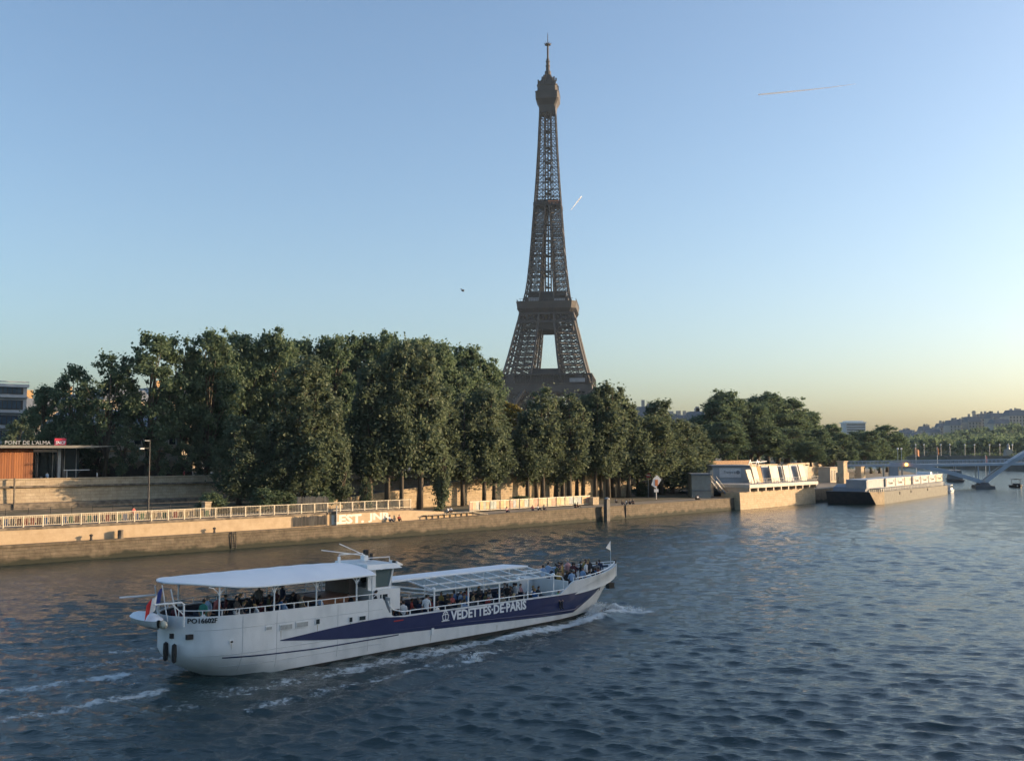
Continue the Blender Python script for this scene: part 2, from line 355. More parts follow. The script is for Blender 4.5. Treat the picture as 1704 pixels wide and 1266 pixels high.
S540, S690, S800, S1040, S1230 = (s_at(p, 1) for p in (545, 688, 800, 1040, 1228))
UPZ = 7.2
def seg(a, b, d=4.0): return frange(a, b, max(2, int((b - a) / d)))
def road_z(s):
    k = min(max((s - s_at(640, 5)) / (S800 - s_at(640, 5)), 0), 1); return 3.45 - 1.05 * k
def edge_z(s): return 2.05 + .3 * min(max((s - S690) / 20, 0), 1)

# quay edge wall, from the water to the ledge
o = MB().sweep(lambda s: [(-.25, -1.2), (0, edge_z(s) - .28), (-.06, edge_z(s) - .27), (-.06, edge_z(s)), (1.0, edge_z(s)), (1.0, -1.2)], seg(-55, S1230)).build('quay_wall', M_QUAY, world=True)
tag(o, 'long low brown stone quay wall rising from the water along the bank', 'wall')
QUAY = o
lad = MB(); sl = s_at(388, 0)
for ds in (-.28, .28): lad.beam(bank(sl + ds, -.22, .1), bank(sl + ds, -.16, 2.1), .09)
for k in range(7): lad.beam(bank(sl - .28, -.22, .25 + k * .28), bank(sl + .28, -.2, .25 + k * .28), .06)
tag(lad.build('quay_ladder', M_DARK, world=True), 'dark iron ladder fixed to the quay wall behind the boat canopy', 'ladder')
# lower promenade, road, terraces
o = MB().sweep(lambda s: [(.9, edge_z(s) + .004), (19, 2.45 if s > S690 else edge_z(s) + .004)], seg(S540 - 3, S1230 + 45), False).build('promenade', M_PAVE, world=True); tag(o, 'pale paved lower promenade along the quay edge', 'pavement', kind='structure')
o = MB().sweep(lambda s: [(1.25, road_z(s)), (12.2, road_z(s))], seg(-55, S800), False).build('riverside_road', M_ASPH, world=True); tag(o, 'grey asphalt riverside road behind the railing, sloping down to the promenade', 'road', kind='structure')
o = MB().sweep(lambda s: [(12.3, 4.1), (28.2, 4.2)], seg(-55, s_at(545, 18)), False).build('terrace_ground', M_EARTH, world=True); tag(o, 'earth terrace under the upper retaining wall', 'ground', kind='structure')
o = MB().sweep(lambda s: [(5, 2.47), (28.5, 2.6)], seg(S800 - 28, s_at(1420, 12)), False).build('promenade_verge', M_EARTH, world=True); tag(o, 'bare earth verge under the promenade trees', 'ground', kind='structure')
o = MB().sweep(lambda s: [(28.6, UPZ), (60, UPZ), (300, UPZ + .2), (2600, UPZ + .4)], seg(-500, 900, 14), False).build('upper_ground', M_PAVE, world=True); tag(o, 'upper embankment ground behind the parapet', 'ground', kind='structure')
# rendered parapet wall over the ledge, with its kerb
def par_top(s): return min(3.5, 3.5 if s < s_at(655, 1.2) else road_z(s) + .1)
o = MB().sweep(lambda s: [(1.05, 1.9), (1.05, par_top(s)), (1.4, par_top(s)), (1.4, 1.9)], seg(-55, S800, 2)).build('parapet_wall', M_PARAPET, world=True)
tag(o, 'smooth beige rendered wall standing on the quay ledge under the cream railing', 'wall')
PARAPET = o
o = MB().sweep(lambda s: [(1.0, 3.5), (1.0, 3.78), (1.6, 3.78), (1.6, 3.5)], seg(-55, S690)).build('kerb', M_LEDGE, world=True); tag(o, 'dark weathered coping on top of the beige wall', 'kerb', kind='structure')
# terrace wall with brackets
o = MB().sweep(lambda s: [(12.2, 3.3), (12.2, 4.25), (12.5, 4.25), (12.5, 3.3)], seg(-55, s_at(343, 12.2))).build('terrace_wall', M_UPPER, world=True)
tag(o, 'low pale terrace wall carrying a thin dark handrail behind the road', 'wall')
# upper retaining wall
def upper_prof(s): return [(27.6, 2.4), (27.6, 4.75), (28.0, 4.9), (28.1, 6.95), (27.85, 7.0), (27.85, 7.22), (28.15, 7.25), (28.15, 8.05), (28.05, 8.06), (28.05, 8.2), (28.75, 8.2), (28.75, 2.4)]
o = MB().sweep(upper_prof, seg(-55, s_at(1260, 28))).build('retaining_wall', M_UPPER, world=True)
tag(o, 'tall pale stone retaining wall with ledge and parapet under the station and plane trees', 'wall')
UPPER = o
MB().sweep(lambda s: [(27.8, 6.98), (27.7, 7.03), (27.7, 7.27), (28.12, 7.27), (28.12, 6.98)], seg(-55, s_at(1260, 28))).build('ledge', M_LEDGE, UPPER, world=True)  # ledge course, coloured darker than the wall stone
MB().sweep(lambda s: [(27.5, 4.0), (27.5, 4.9), (27.9, 5.02), (27.9, 4.0)], seg(-55, s_at(1260, 28))).build('plinth', M_LEDGE, UPPER, world=True)  # band along the wall foot in the same darker tone
# ramp wall climbing to the right behind the poplars
sa, sb = s_at(520, 18), s_at(875, 18); s_end = s_at(1050, 18)
def ramp_top(s): return 4.1 + 3.9 * min(max((s - sa) / (sb - sa), 0), 1)
o = MB().sweep(lambda s: [(18, 2.3), (18, ramp_top(s) - .9), (17.85, ramp_top(s) - .88), (17.85, ramp_top(s) - .66), (18.05, ramp_top(s) - .64), (18.05, ramp_top(s)), (18.5, ramp_top(s)), (18.5, 2.3)], seg(sa, s_end, 3)).build('ramp_wall', M_RAMP, world=True)
tag(o, 'sunlit pale stone wall of the ramp climbing behind the promenade trees', 'wall')
o = MB().sweep(lambda s: [(18.5, ramp_top(s) - .95), (27.7, ramp_top(s) - .95)], seg(sa, s_end), False).build('ramp', M_ASPH, world=True); tag(o, 'asphalt ramp climbing behind its stone parapet', 'road', kind='structure')

# ================================================================== THE IRON TOWER
M_IRON = mat('tower_iron', (.062, .052, .047), .6, (.045, .038, .035), .15)
M_IRON2 = mat('tower_iron_dark', (.045, .038, .034), .65, (.034, .029, .027), .2)
M_NET = mat('orange_netting', (.55, .20, .09), .8, (.40, .14, .07), .4)
M_ROOFGREY = mat('pavilion_grey', (.26, .27, .28), .5, (.2, .21, .22), .3)
def interp(tab, x):
    for (a, fa), (b, fb) in zip(tab, tab[1:]):
        if x <= b: return fa + (fb - fa) * (x - a) / (b - a)
    return tab[-1][1]
OUT = [(0, 58), (20, 50), (38, 41), (50, 33), (58, 30.8), (71, 27.2), (98, 20.8), (105, 19.4), (121, 15.7), (131, 14.3), (149, 12.6), (163, 11.6), (190, 9.7), (209, 8.4), (233, 7.1), (261, 5.9), (268, 5.7)]
INN = [(0, 36), (20, 29), (38, 20), (50, 12.5), (58, 10.6), (71, 8.8), (98, 5.9), (105, 5.6), (121, 5.2), (149, 3.9), (175, 2.3), (200, .6)]
tower = thing('lattice_tower', 'tall brown iron lattice tower rising behind the trees', 'tower', (27.6, 750, 8), R(-7))
def lattice_face(mb, a0, b0, a1, b1, w, double=True, horiz=True):
    """X bracing on the panel a0-b0 (bottom) to a1-b1 (top)"""
    a0, b0, a1, b1 = map(Vector, (a0, b0, a1, b1))
    mb.beam(a0, b1, w); mb.beam(b0, a1, w)
    if horiz: mb.beam(a0, b0, w * 1.5)
    if double:
        m0, m1, ml, mr = (a0 + b0) / 2, (a1 + b1) / 2, (a0 + a1) / 2, (b0 + b1) / 2
        for p, q in ((m0, ml), (m0, mr), (m1, ml), (m1, mr)): mb.beam(p, q, w * .65)
        mb.beam(ml, mr, w * .6)
def leg(sx, sy, levels, w_post, w_br, name, double=True):
    mb = MB()
    def cs(h):
        o, i = interp(OUT, h), interp(INN, h); return [Vector((sx * a, sy * b, h)) for a, b in ((o, o), (i, o), (i, i), (o, i))]
    for h0, h1 in zip(levels, levels[1:]):
        c0, c1 = cs(h0), cs(h1)
        for k in range(4):
            mb.beam(c0[k], c1[k], w_post)
            lattice_face(mb, c0[k], c0[(k + 1) % 4], c1[k], c1[(k + 1) % 4], w_br, double)
        mb.beam(c0[0], c0[2], w_br); mb.beam(c0[1], c0[3], w_br)
        # lift rails and stairs running up inside the leg
        m0, m1 = sum(c0, Vector()) / 4, sum(c1, Vector()) / 4
        for d in (-2.2, 2.2): mb.beam(m0 + Vector((d, 0, 0)), m1 + Vector((d, 0, 0)), w_br * 1.1)
    return mb.build(name, M_IRON, tower)
for sx in (-1, 1):
    for sy in (-1, 1):
        leg(sx, sy, [0, 14, 27, 38, 47], 1.9, .8, 'lower_leg')
        leg(sx, sy, [50, 58, 66, 74, 82, 90, 98, 104], 1.4, .5, 'middle_leg')
        leg(sx, sy, [112, 121, 129, 137, 145, 153, 161, 168, 175, 182, 188], .9, .34, 'upper_leg', True)
# the merged shaft
mb = MB(); lv = [188 + 5.6 * k for k in range(15)]
for h0, h1 in zip(lv, lv[1:]):
    o0, o1 = interp(OUT, h0), interp(OUT, h1)
    for k in range(4):
        def P(u, o, h): return Matrix.Rotation(k * math.pi / 2, 3, 'Z') @ Vector((u * o, -o, h))
        for u0, u1 in ((-1, -.34), (-.34, .34), (.34, 1)):
            lattice_face(mb, P(u0, o0, h0), P(u1, o0, h0), P(u0, o1, h1), P(u1, o1, h1), .30, abs(u0 + u1) > .2)
        for u in (-1, -.34, .34): mb.beam(P(u, o0, h0), P(u, o1, h1), .8 if u == -1 else .5)
mb.build('shaft', M_IRON, tower)
core = MB()                                             # lift shaft and stairs in the middle
for x, y in ((-2.2, -2.2), (2.2, -2.2), (2.2, 2.2), (-2.2, 2.2), (0, -2.4), (0, 2.4)): core.beam((x, y, 112), (x, y, 262), .6)
for k in range(38):
    h = 114 + k * 4
    for a, b in (((-2.2, -2.2), (2.2, -2.2)), ((2.2, -2.2), (2.2, 2.2)), ((2.2, 2.2), (-2.2, 2.2)), ((-2.2, 2.2), (-2.2, -2.2))):
        core.beam((*a, h), (*b, h + (2 if k % 2 else -2)), .4)
    if k % 3 == 0: core.box(-2.6, 2.6, -2.6, 2.6, h, h + .6)
core.build('lift_shaft', M_IRON2, tower)
for h, hw in ((137, 1.02), (153, 1.02), (168, 1.02), (188, 1.05)):   # belts tying the legs together
    o_ = interp(OUT, h) * hw; b = MB()
    for k in range(4):
        def P(u, z): return Matrix.Rotation(k * math.pi / 2, 3, 'Z') @ Vector((u * o_, -o_, z))
        b.beam(P(-1, h), P(1, h), .5, .7); b.beam(P(-1, h + 1.6), P(1, h + 1.6), .45, .5)
        n = 8
        for i in range(n): b.beam(P(-1 + 2 * i / n, h), P(-1 + 2 * (i + 1) / n, h + 1.6), .25); b.beam(P(-1 + 2 * (i + 1) / n, h), P(-1 + 2 * i / n, h + 1.6), .25)
    b.build('belt', M_IRON, tower)
b = MB().box(-9.6, 9.6, -9.6, 9.6, 188.6, 190.2).box(-8.2, 8.2, -8.2, 8.2, 190.2, 192.4); b.build('intermediate_platform', M_IRON2, tower)
MB().box(.6, 9.9, -9.95, -9.65, 188.4, 191.0).build('netting', M_NET, tower)
def ring_wall(mb, z0, h0, z1, h1, ch=0.0):              # square (chamfered) frustum shell, solid
    def loop(h, z):
        c = ch
        return [(-h + c, -h, z), (h - c, -h, z), (h, -h + c, z), (h, h - c, z), (h - c, h, z), (-h + c, h, z), (-h, h - c, z), (-h, -h + c, z)]
    vs = loop(h0, z0) + loop(h1, z1)
    mb.add(vs, [(i, (i + 1) % 8, (i + 1) % 8 + 8, i + 8) for i in range(8)] + [tuple(range(7, -1, -1)), tuple(range(8, 16))])
# first platform: frieze, gallery with posts, roofs
g = MB()
for k in range(4):
    M = Matrix.Rotation(k * math.pi / 2, 3, 'Z')
    def P(u, y, z): return M @ Vector((u, -y, z))
    H1 = 34.0
    def slab(z0, z1, y0, y1, u=H1): g.hexa([P(-u, y1, z0), P(u, y1, z0), P(u, y0, z0), P(-u, y0, z0)], [P(-u, y1, z1), P(u, y1, z1), P(u, y0, z1), P(-u, y0, z1)])
    slab(46.2, 51.2, H1 - 1.6, H1 - .25); slab(51.2, 51.9, H1 - 12, H1 + .6, H1 + .6); slab(57.9, 58.7, H1 - 12, H1 + .25, H1 + .25); slab(45.6, 46.2, H1 - 2, H1, H1)
    slab(51.9, 57.9, H1 - 11.5, H1 - 7)
    for i in range(35): u = -H1 + i * 2 * H1 / 34; g.beam(P(u, H1, 51.9), P(u, H1, 57.9), .55 if i % 4 == 0 else .3)
    for z in (53.1, 54.6): g.beam(P(-H1, H1, z), P(H1, H1, z), .25)
    for i in range(26):                                 # the trellis below the frieze
        u0, u1 = -H1 + i * 2 * H1 / 26, -H1 + (i + 1) * 2 * H1 / 26
        g.beam(P(u0, H1 - .8, 38.5), P(u1, H1 - .8, 45.6), .55); g.beam(P(u1, H1 - .8, 38.5), P(u0, H1 - .8, 45.6), .55)
    slab(37.4, 38.5, H1 - 1.4, H1 - .5)
    for i in range(24):                                 # the great arch under the frieze
        def Q(a, r): return P(r * math.sin(a), H1 - .3, 8 + (r - 8) * math.cos(a) * .82)
        a0, a1 = R(-75 + i * 6.25), R(-75 + (i + 1) * 6.25)
        g.beam(Q(a0, 37), Q(a1, 37), .9); g.beam(Q(a0, 33), Q(a1, 33), .9); g.beam(Q(a0, 37), Q(a1, 33), .4); g.beam(Q(a0, 33), Q(a1, 37), .4)
g.build('first_platform', M_IRON, tower)
mb = MB(); mb.hexa([(-14, -24, 58.7), (14, -24, 58.7), (14, -8, 58.7), (-14, -8, 58.7)], [(-10.5, -23, 63.2), (11, -23, 63.2), (11, -9, 63.2), (-10.5, -9, 63.2)]); mb.build('pavilion_roof', M_IRON2, tower)
MB().box(18, 29, -34.3, -33.9, 52.4, 55.2).build('billboard', M_ROOFGREY, tower)
# second platform
g = MB(); ring_wall(g, 104.6, 19.7, 108, 21.6, 3.2); ring_wall(g, 108, 21.6, 112.6, 22.2, 3.2); ring_wall(g, 112.6, 22.4, 113.2, 22.4, 3.2)
for k in range(4):
    M = Matrix.Rotation(k * math.pi / 2, 3, 'Z')
    def P(u, y, z): return M @ Vector((u, -y, z))
    for i in range(21):
        u = -19 + i * 1.9; g.beam(P(u, 21.9, 113.2), P(u, 21.9, 115), .16); g.beam(P(u, 19.8, 104.8), P(u, 21.85, 108.2), .3)
    g.beam(P(-20, 21.9, 115), P(20, 21.9, 115), .2)
    for i in range(10):
        o0, o1 = interp(OUT, 93), interp(OUT, 104)
        u0, u1 = -1 + i * .2, -1 + (i + 1) * .2
        g.beam(P(u0 * 20, 20.4, 98.4), P(u1 * 20, 19.9, 104.6), .45); g.beam(P(u1 * 20, 20.4, 98.4), P(u0 * 20, 19.9, 104.6), .45)
    g.beam(P(-21, 20.7, 98.2), P(21, 20.7, 98.2), 1.0, 1.6); g.beam(P(-13, 17.5, 94.8), P(13, 17.5, 94.8), 1.6, 1.2); g.beam(P(-20, 20, 104.4), P(20, 20, 104.4), .8, 1.2)
    g.hexa([P(-9, 19, 92.6), P(9, 19, 92.6), P(9, 18, 92.6), P(-9, 18, 92.6)], [P(-9, 19.4, 98), P(9, 19.4, 98), P(9, 18.6, 98), P(-9, 18.6, 98)])
g.build('second_platform', M_IRON, tower)
mb = MB(); mb.box(-15.8, 15.8, -15.8, 15.8, 113.2, 117.2).box(-13.8, 13.8, -13.8, 13.8, 117.2, 121.4); mb.build('second_pavilion', M_IRON2, tower)
MB().box(-13, -5.5, -20.6, -19.6, 113.6, 116).box(6, 14, -20.4, -19.8, 113.6, 115.2).build('kiosk_canopy', M_ROOFGREY, tower)
MB().box(10, 15, -20.6, -17, 117.2, 120.5).build('scaffold', M_IRON2, tower)
# third platform and top
g = MB(); ring_wall(g, 261, 6.0, 266, 6.6, 1); ring_wall(g, 266, 6.6, 270.5, 8.6, 1.2); ring_wall(g, 270.5, 8.8, 275.6, 8.9, 1.2); ring_wall(g, 275.6, 9.1, 276.2, 9.1, 1.2)
ring_wall(g, 276.2, 7.6, 281, 7.4, 1.4); ring_wall(g, 281, 7.9, 281.8, 7.9, 1.4)
g.build('third_platform', M_IRON, tower)
g = MB(); ring_wall(g, 281.8, 6.4, 285.5, 5.8, 1.5); ring_wall(g, 285.5, 5.4, 288.5, 4.2, 1.2); ring_wall(g, 288.5, 3.6, 291, 2.6, .9)
rng = random.Random(3)
for k in range(26):
    a = rng.uniform(0, 6.28); r = rng.uniform(5.2, 8.4); z = rng.uniform(277, 286) if r > 6.6 else rng.uniform(282, 289)
    x, y = r * math.cos(a), r * math.sin(a); g.box(x - .5, x + .5, y - .5, y + .5, z - .5, z + rng.uniform(1.2, 3.4))
g.build('cupola', M_IRON2, tower)
g = MB().lathe([(2.4, 290.5), (2.4, 294), (1.9, 294.4), (1.5, 295.2), (1.5, 298), (1.8, 298.2), (1.8, 298.8), (1.35, 299), (1.35, 301.5), (1.7, 301.7), (1.7, 302.3), (1.2, 302.6), (1.2, 304), (.75, 304.6), (.75, 314.6)], n=10)
g.lathe([(.75, 314.6), (2.3, 315), (2.5, 315.7), (1.0, 316.3), (.3, 316.8), (.28, 322), (.12, 325)], n=10)
for k in range(6):
    a = k * math.pi / 3; g.beam((0, 0, 315.4), (2.9 * math.cos(a), 2.9 * math.sin(a), 316.6), .3)
g.build('antenna', M_IRON2, tower)

# ================================================================== TREES
L_PLANE = leaf_mat('plane_leaves', (.070, .118, .070), (.172, .235, .132))
L_POPLAR = leaf_mat('poplar_leaves', (.082, .118, .072), (.186, .230, .136))
L_YELLOW = leaf_mat('yellowing_leaves', (.10, .10, .03), (.22, .19, .05))
M_BARK = mat('bark', (.13, .105, .075), .9, (.06, .05, .038), 1.2, bump=.5, stretch=(1, 1, .25))

def leaves_mesh(name, centers, radii, counts, size, rng, m, squash=(1, 1, .85), upright=0.0):
    P, S_, Nn = [], [], []
    for c, r, n in zip(centers, radii, counts):
        d = rng.normal(size=(n, 3)); d /= np.linalg.norm(d, axis=1)[:, None]
        q = np.abs(rng.normal(0, .62, n)) + .12
        p = d * q[:, None] * r * np.array(squash) + c
        nn = d * .40 + rng.normal(size=(n, 3)) * .7 + np.array([0, 0, .45]); P.append(p); Nn.append(nn); S_.append(rng.uniform(.65, 1.25, n) * size)
    P = np.concatenate(P); Nn = np.concatenate(Nn); S_ = np.concatenate(S_)
    Nn /= np.linalg.norm(Nn, axis=1)[:, None]
    t = rng.normal(size=P.shape) * (1, 1, 1 + upright * 3); a = np.cross(Nn, t); a /= np.linalg.norm(a, axis=1)[:, None] + 1e-9; b = np.cross(Nn, a)
    a *= S_[:, None] * .62; b *= S_[:, None]
    k = Nn * S_[:, None] * .16
    V = np.stack([P - b, P + a - k, P + b * .9, P - a - k], 1).reshape(-1, 3); n = len(P)
    F = np.arange(n * 4, dtype=np.int32)
    me = bpy.data.meshes.new(name); me.vertices.add(n * 4); me.vertices.foreach_set('co', V.ravel()); me.loops.add(n * 4); me.loops.foreach_set('vertex_index', F)
    me.polygons.add(n); me.polygons.foreach_set('loop_start', np.arange(0, n * 4, 4, dtype=np.int32)); me.polygons.foreach_set('loop_total', np.full(n, 4, np.int32))
    me.update(calc_edges=True); me.materials.append(m); return me

TREES = {}
def plane_kind(key, seed, H=20.0, Rr=5.6, base=.22, n=120, per=235, leafm=None, size=.25, broad=.5, lean=.6):
    rng = np.random.default_rng(seed); cs, rs, ns = [], [], []
    trunk = MB(); z0 = H * base; g = Rr / 5.6
    bend = rng.uniform(-lean, lean, 2); top = Vector((bend[0], bend[1], H * .42))
    trunk.tube([(0, 0, -.3), (bend[0] * .15, bend[1] * .15, H * .1), (bend[0] * .55, bend[1] * .55, H * .25), top], [.46 * g, .36 * g, .30 * g, .24 * g], 8)
    lobes = [(rng.uniform(0, 6.28), rng.uniform(.1, .95), rng.uniform(.75, 1.12)) for _ in range(11)]        # bulges and bays in the outline
    for i in range(n):
        v = (i + rng.uniform(0, 1)) / n; v = v ** .85; a = rng.uniform(0, 2 * math.pi)
        k = 1.0
        for la, lv, lm in lobes: k += (lm - 1) * math.exp(-((v - lv) / .16) ** 2) * max(0, math.cos(a - la)) ** 2 * 1.6
        env = Rr * (math.sin(math.pi * min(1, .10 + v * .86)) ** broad) * (1 - .10 * v) * k
        q = rng.uniform(.22, 1.0) ** .55; r = rng.uniform(.75, 1.5) * (1.08 - .3 * v) * max(.45, g)
        c = np.array([math.cos(a) * (env * q - r * .3) + bend[0] * v, math.sin(a) * (env * q - r * .3) + bend[1] * v, z0 + v * (H - z0 - r * .8) + rng.normal(0, .3)])
        cs.append(c); rs.append(r); ns.append(int(per * (r / 1.1 / max(.45, g)) ** 2 * rng.uniform(.7, 1.25)))
    for i in rng.permutation(n)[:24]:
        c = Vector(cs[i]); k = min(.95, max(.30, (c.z / H) - .22)); st = Vector((bend[0] * k, bend[1] * k, H * .42 * min(1, k * 1.5)))
        mid = st.lerp(c, .55) + Vector((0, 0, (c - st).length * .10)); trunk.tube([st, st.lerp(mid, .5) + Vector(rng.normal(0, .15, 3)), mid, c], [.19 * g, .14 * g, .10 * g, .035], 5, False)
    for i in range(n // 2):                               # loose sprays that ragged the outline
        k = int(rng.integers(n)); cs.append(cs[k] + rng.normal(0, 1, 3) * rs[k] * .9); rs.append(rs[k] * .5); ns.append(int(ns[k] * .22))
    TREES[key] = (trunk.mesh('trunk', M_BARK, True), leaves_mesh('crown', cs, rs, ns, size, rng, leafm or L_PLANE), H, Rr)
def poplar_kind(key, seed, H=20.0, Rr=2.5, base=.10, n=100, per=190, leafm=None, size=.23, taper=.8, spire=True):
    rng = np.random.default_rng(seed); cs, rs, ns = [], [], []
    trunk = MB(); trunk.tube([(0, 0, -.3), (.05, .05, H * .2), (rng.uniform(-.3, .3), rng.uniform(-.3, .3), H * .55), (rng.uniform(-.4, .4), 0, H * .93)], [.34, .26, .15, .03], 7)
    nb = 9; spires = [(rng.uniform(0, 6.28), rng.uniform(.25, .8) * Rr, rng.uniform(.72, 1.0) * H) for _ in range(nb)]
    for a, r, h in spires:
        x, y = math.cos(a) * r, math.sin(a) * r
        trunk.tube([(0, 0, H * rng.uniform(.12, .35)), (x * .7, y * .7, H * .5), (x, y, h * .95)], [.12, .07, .02], 5, False)
    for i in range(n):
        v = (i + rng.random()) / n; z = H * base + v * H * (.97 - base)
        env = Rr * (min(1, v * 5 + .35)) * (1 - max(0, v - .45) ** 1.5 * taper * 1.9)
        if i % 2 and spire:
            a, r, h = spires[i % nb]; z = min(z, h); q = env * .75; c = np.array([math.cos(a) * min(r, q), math.sin(a) * min(r, q), z]) + rng.normal(0, .25, 3)
        else:
            a = rng.uniform(0, 6.28); q = rng.uniform(.3, 1) ** .6 * env; c = np.array([math.cos(a) * q, math.sin(a) * q, z])
        r = rng.uniform(.55, 1.05) * (1.15 - .5 * v); cs.append(c); rs.append(r); ns.append(int(per * (r / .85) ** 2 * rng.uniform(.7, 1.2)))
    TREES[key] = (trunk.mesh('trunk', M_BARK, True), leaves_mesh('crown', cs, rs, ns, size, rng, leafm or L_POPLAR, (1, 1, 1.5), 1.0), H, Rr)
plane_kind('plane1', 11); plane_kind('plane2', 12, n=112, broad=.42); plane_kind('plane3', 13, Rr=6.0, n=130, per=225); plane_kind('plane4', 14, Rr=5.2, base=.3, n=100)
plane_kind('airy1', 15, Rr=5.6, base=.34, n=66, per=165, size=.25, lean=1.8); plane_kind('airy2', 16, Rr=5.4, base=.30, n=72, per=170, size=.25, lean=1.6)
plane_kind('young', 17, H=9, Rr=2.6, base=.22, n=46, per=150, size=.21, leafm=L_POPLAR); plane_kind('yellow', 18, H=14, Rr=4.2, base=.22, n=80, per=180, size=.24, leafm=L_YELLOW)
poplar_kind('poplar1', 21, base=.26); poplar_kind('poplar2', 22, Rr=2.9, n=112, base=.28); poplar_kind('poplar3', 23, Rr=2.2, n=96, taper=.9, base=.27); poplar_kind('poplar4', 24, Rr=3.3, n=125, per=185, base=.12)
poplar_kind('column', 25, H=10, Rr=1.5, n=46, per=90, size=.24, base=.06, spire=False); poplar_kind('feather', 26, Rr=2.7, n=100, per=150, taper=1.0, base=.27, size=.22)
plane_kind('bush', 27, H=3.2, Rr=2.0, base=.02, n=40, per=90, size=.16)

def plant(name, label, cat, pos, kind, H, width, rz, group=None):
    tm, cm, h0, r0 = TREES[kind]; t = thing(name, label, cat, pos, rz, group)
    t.scale = (width / (2 * r0), width / (2 * r0), H / h0)
    link('trunk', tm, t); link('crown', cm, t); return t
def tree_row(rows, name, group, lab, cat='tree', ground=UPZ):
    rng = random.Random(len(rows) * 7 + 1); out = []
    for i, (px, top, wpx, t, kind) in enumerate(sorted(rows)):
        s = s_at(px, t); g = ground(s, t) if callable(ground) else ground; p = bank(s, t, g); H = at_y(px, top, p.y).z - g
        out.append(plant(name, lab(i, px), cat, p, kind, H, wpx * 1.15 * p.y / FPX, rng.uniform(0, 6.28), group))
    return out
# plane trees on the upper embankment, front row
def lab_up(i, px):
    if px < 100: return 'lowest plane tree at the left end, beside the striped office block'
    return '%s plane tree from the left in the tall front row above the retaining wall' % ordinal(i + 1)
tree_row([(66, 640, 62, 44, 'plane4'), (116, 607, 76, 40, 'airy2'), (172, 590, 100, 38, 'airy1'), (243, 554, 118, 36, 'airy2'), (300, 562, 96, 38, 'airy1'), (345, 550, 104, 36, 'plane1'),
          (402, 552, 100, 38, 'plane2'), (450, 554, 96, 36, 'plane3'), (498, 560, 96, 38, 'plane4'), (545, 555, 96, 36, 'plane2'), (592, 557, 100, 38, 'plane1'), (640, 556, 98, 36, 'plane3'),
          (688, 560, 96, 38, 'plane2'), (732, 565, 92, 36, 'plane4'), (772, 575, 92, 38, 'plane1'), (808, 602, 74, 37, 'plane3')], 'plane_tree', 'plane trees above the retaining wall', lab_up)
tree_row([(372, 585, 110, 52, 'plane3'), (470, 580, 120, 54, 'plane1'), (570, 578, 120, 52, 'plane4'), (665, 582, 120, 54, 'plane2'), (750, 592, 110, 52, 'plane3'), (360, 660, 90, 42, 'plane2'), (430, 655, 90, 43, 'plane1'), (610, 655, 90, 43, 'plane4'), (700, 655, 90, 43, 'plane2'), (780, 650, 80, 44, 'plane1')],
         'plane_tree', 'plane trees behind the front row', lambda i, px: '%s plane tree from the left in the second row, mostly hidden by the front row' % ordinal(i + 1))
tree_row([(25, 694, 54, 34, 'young'), (200, 712, 46, 33, 'young'), (262, 728, 44, 33, 'young'), (118, 720, 60, 46, 'young'), (305, 735, 44, 33, 'young'), (337, 738, 46, 33, 'young'), (165, 722, 52, 46, 'young')], 'young_tree', 'young trees beside the station',
         lambda i, px: '%s small bright green young tree from the left, around the station roof' % ordinal(i + 1))
# poplars and others down on the promenade
def low_ground(s, t): return 2.45 if s > S690 else (4.12 if t > 12.4 else 3.45)
tree_row([(397, 690, 82, 19, 'poplar4'), (470, 690, 62, 16, 'poplar4'), (505, 588, 104, 16, 'poplar4'), (548, 650, 54, 16, 'poplar4'), (570, 738, 24, 14, 'column'), (616, 600, 62, 16, 'poplar3'), (608, 795, 18, 13, 'column'), (645, 575, 66, 16, 'poplar3'),
          (668, 562, 62, 14, 'poplar2'), (699, 566, 66, 14, 'poplar3'), (733, 640, 60, 16, 'poplar1'), (735, 735, 22, 13, 'column'), (770, 650, 60, 16, 'feather'), (806, 640, 62, 15, 'poplar2'), (822, 665, 56, 15, 'poplar1'),
          (878, 680, 56, 15, 'poplar2'), (893, 665, 50, 17, 'poplar1'), (936, 664, 50, 16, 'poplar3'), (960, 668, 50, 17, 'poplar1'), (1000, 668, 50, 17, 'poplar2'), (1020, 672, 50, 17, 'poplar3'), (1062, 690, 50, 17, 'poplar1'), (903, 640, 66, 15, 'feather'), (925, 690, 60, 17, 'poplar1'), (948, 650, 66, 14, 'feather'), (970, 655, 58, 16, 'poplar2'), (990, 640, 52, 14, 'feather'), (1012, 633, 54, 13, 'poplar3'),
          (1030, 640, 52, 15, 'feather'), (1046, 668, 64, 14, 'poplar2'), (1084, 690, 72, 13, 'poplar2'), (1100, 662, 62, 16, 'poplar1'), (1118, 690, 84, 17, 'poplar4'), (1146, 702, 78, 22, 'poplar2'), (1164, 715, 50, 25, 'poplar1')],
         'poplar_tree', 'poplars along the lower promenade', lambda i, px: '%s poplar from the left on the lower promenade in front of the ramp' % ordinal(i + 1), ground=low_ground)
tree_row([(848, 672, 78, 30, 'yellow')], 'yellowing_tree', None, lambda i, px: 'yellowish green round tree between the dark poplars below the tower')
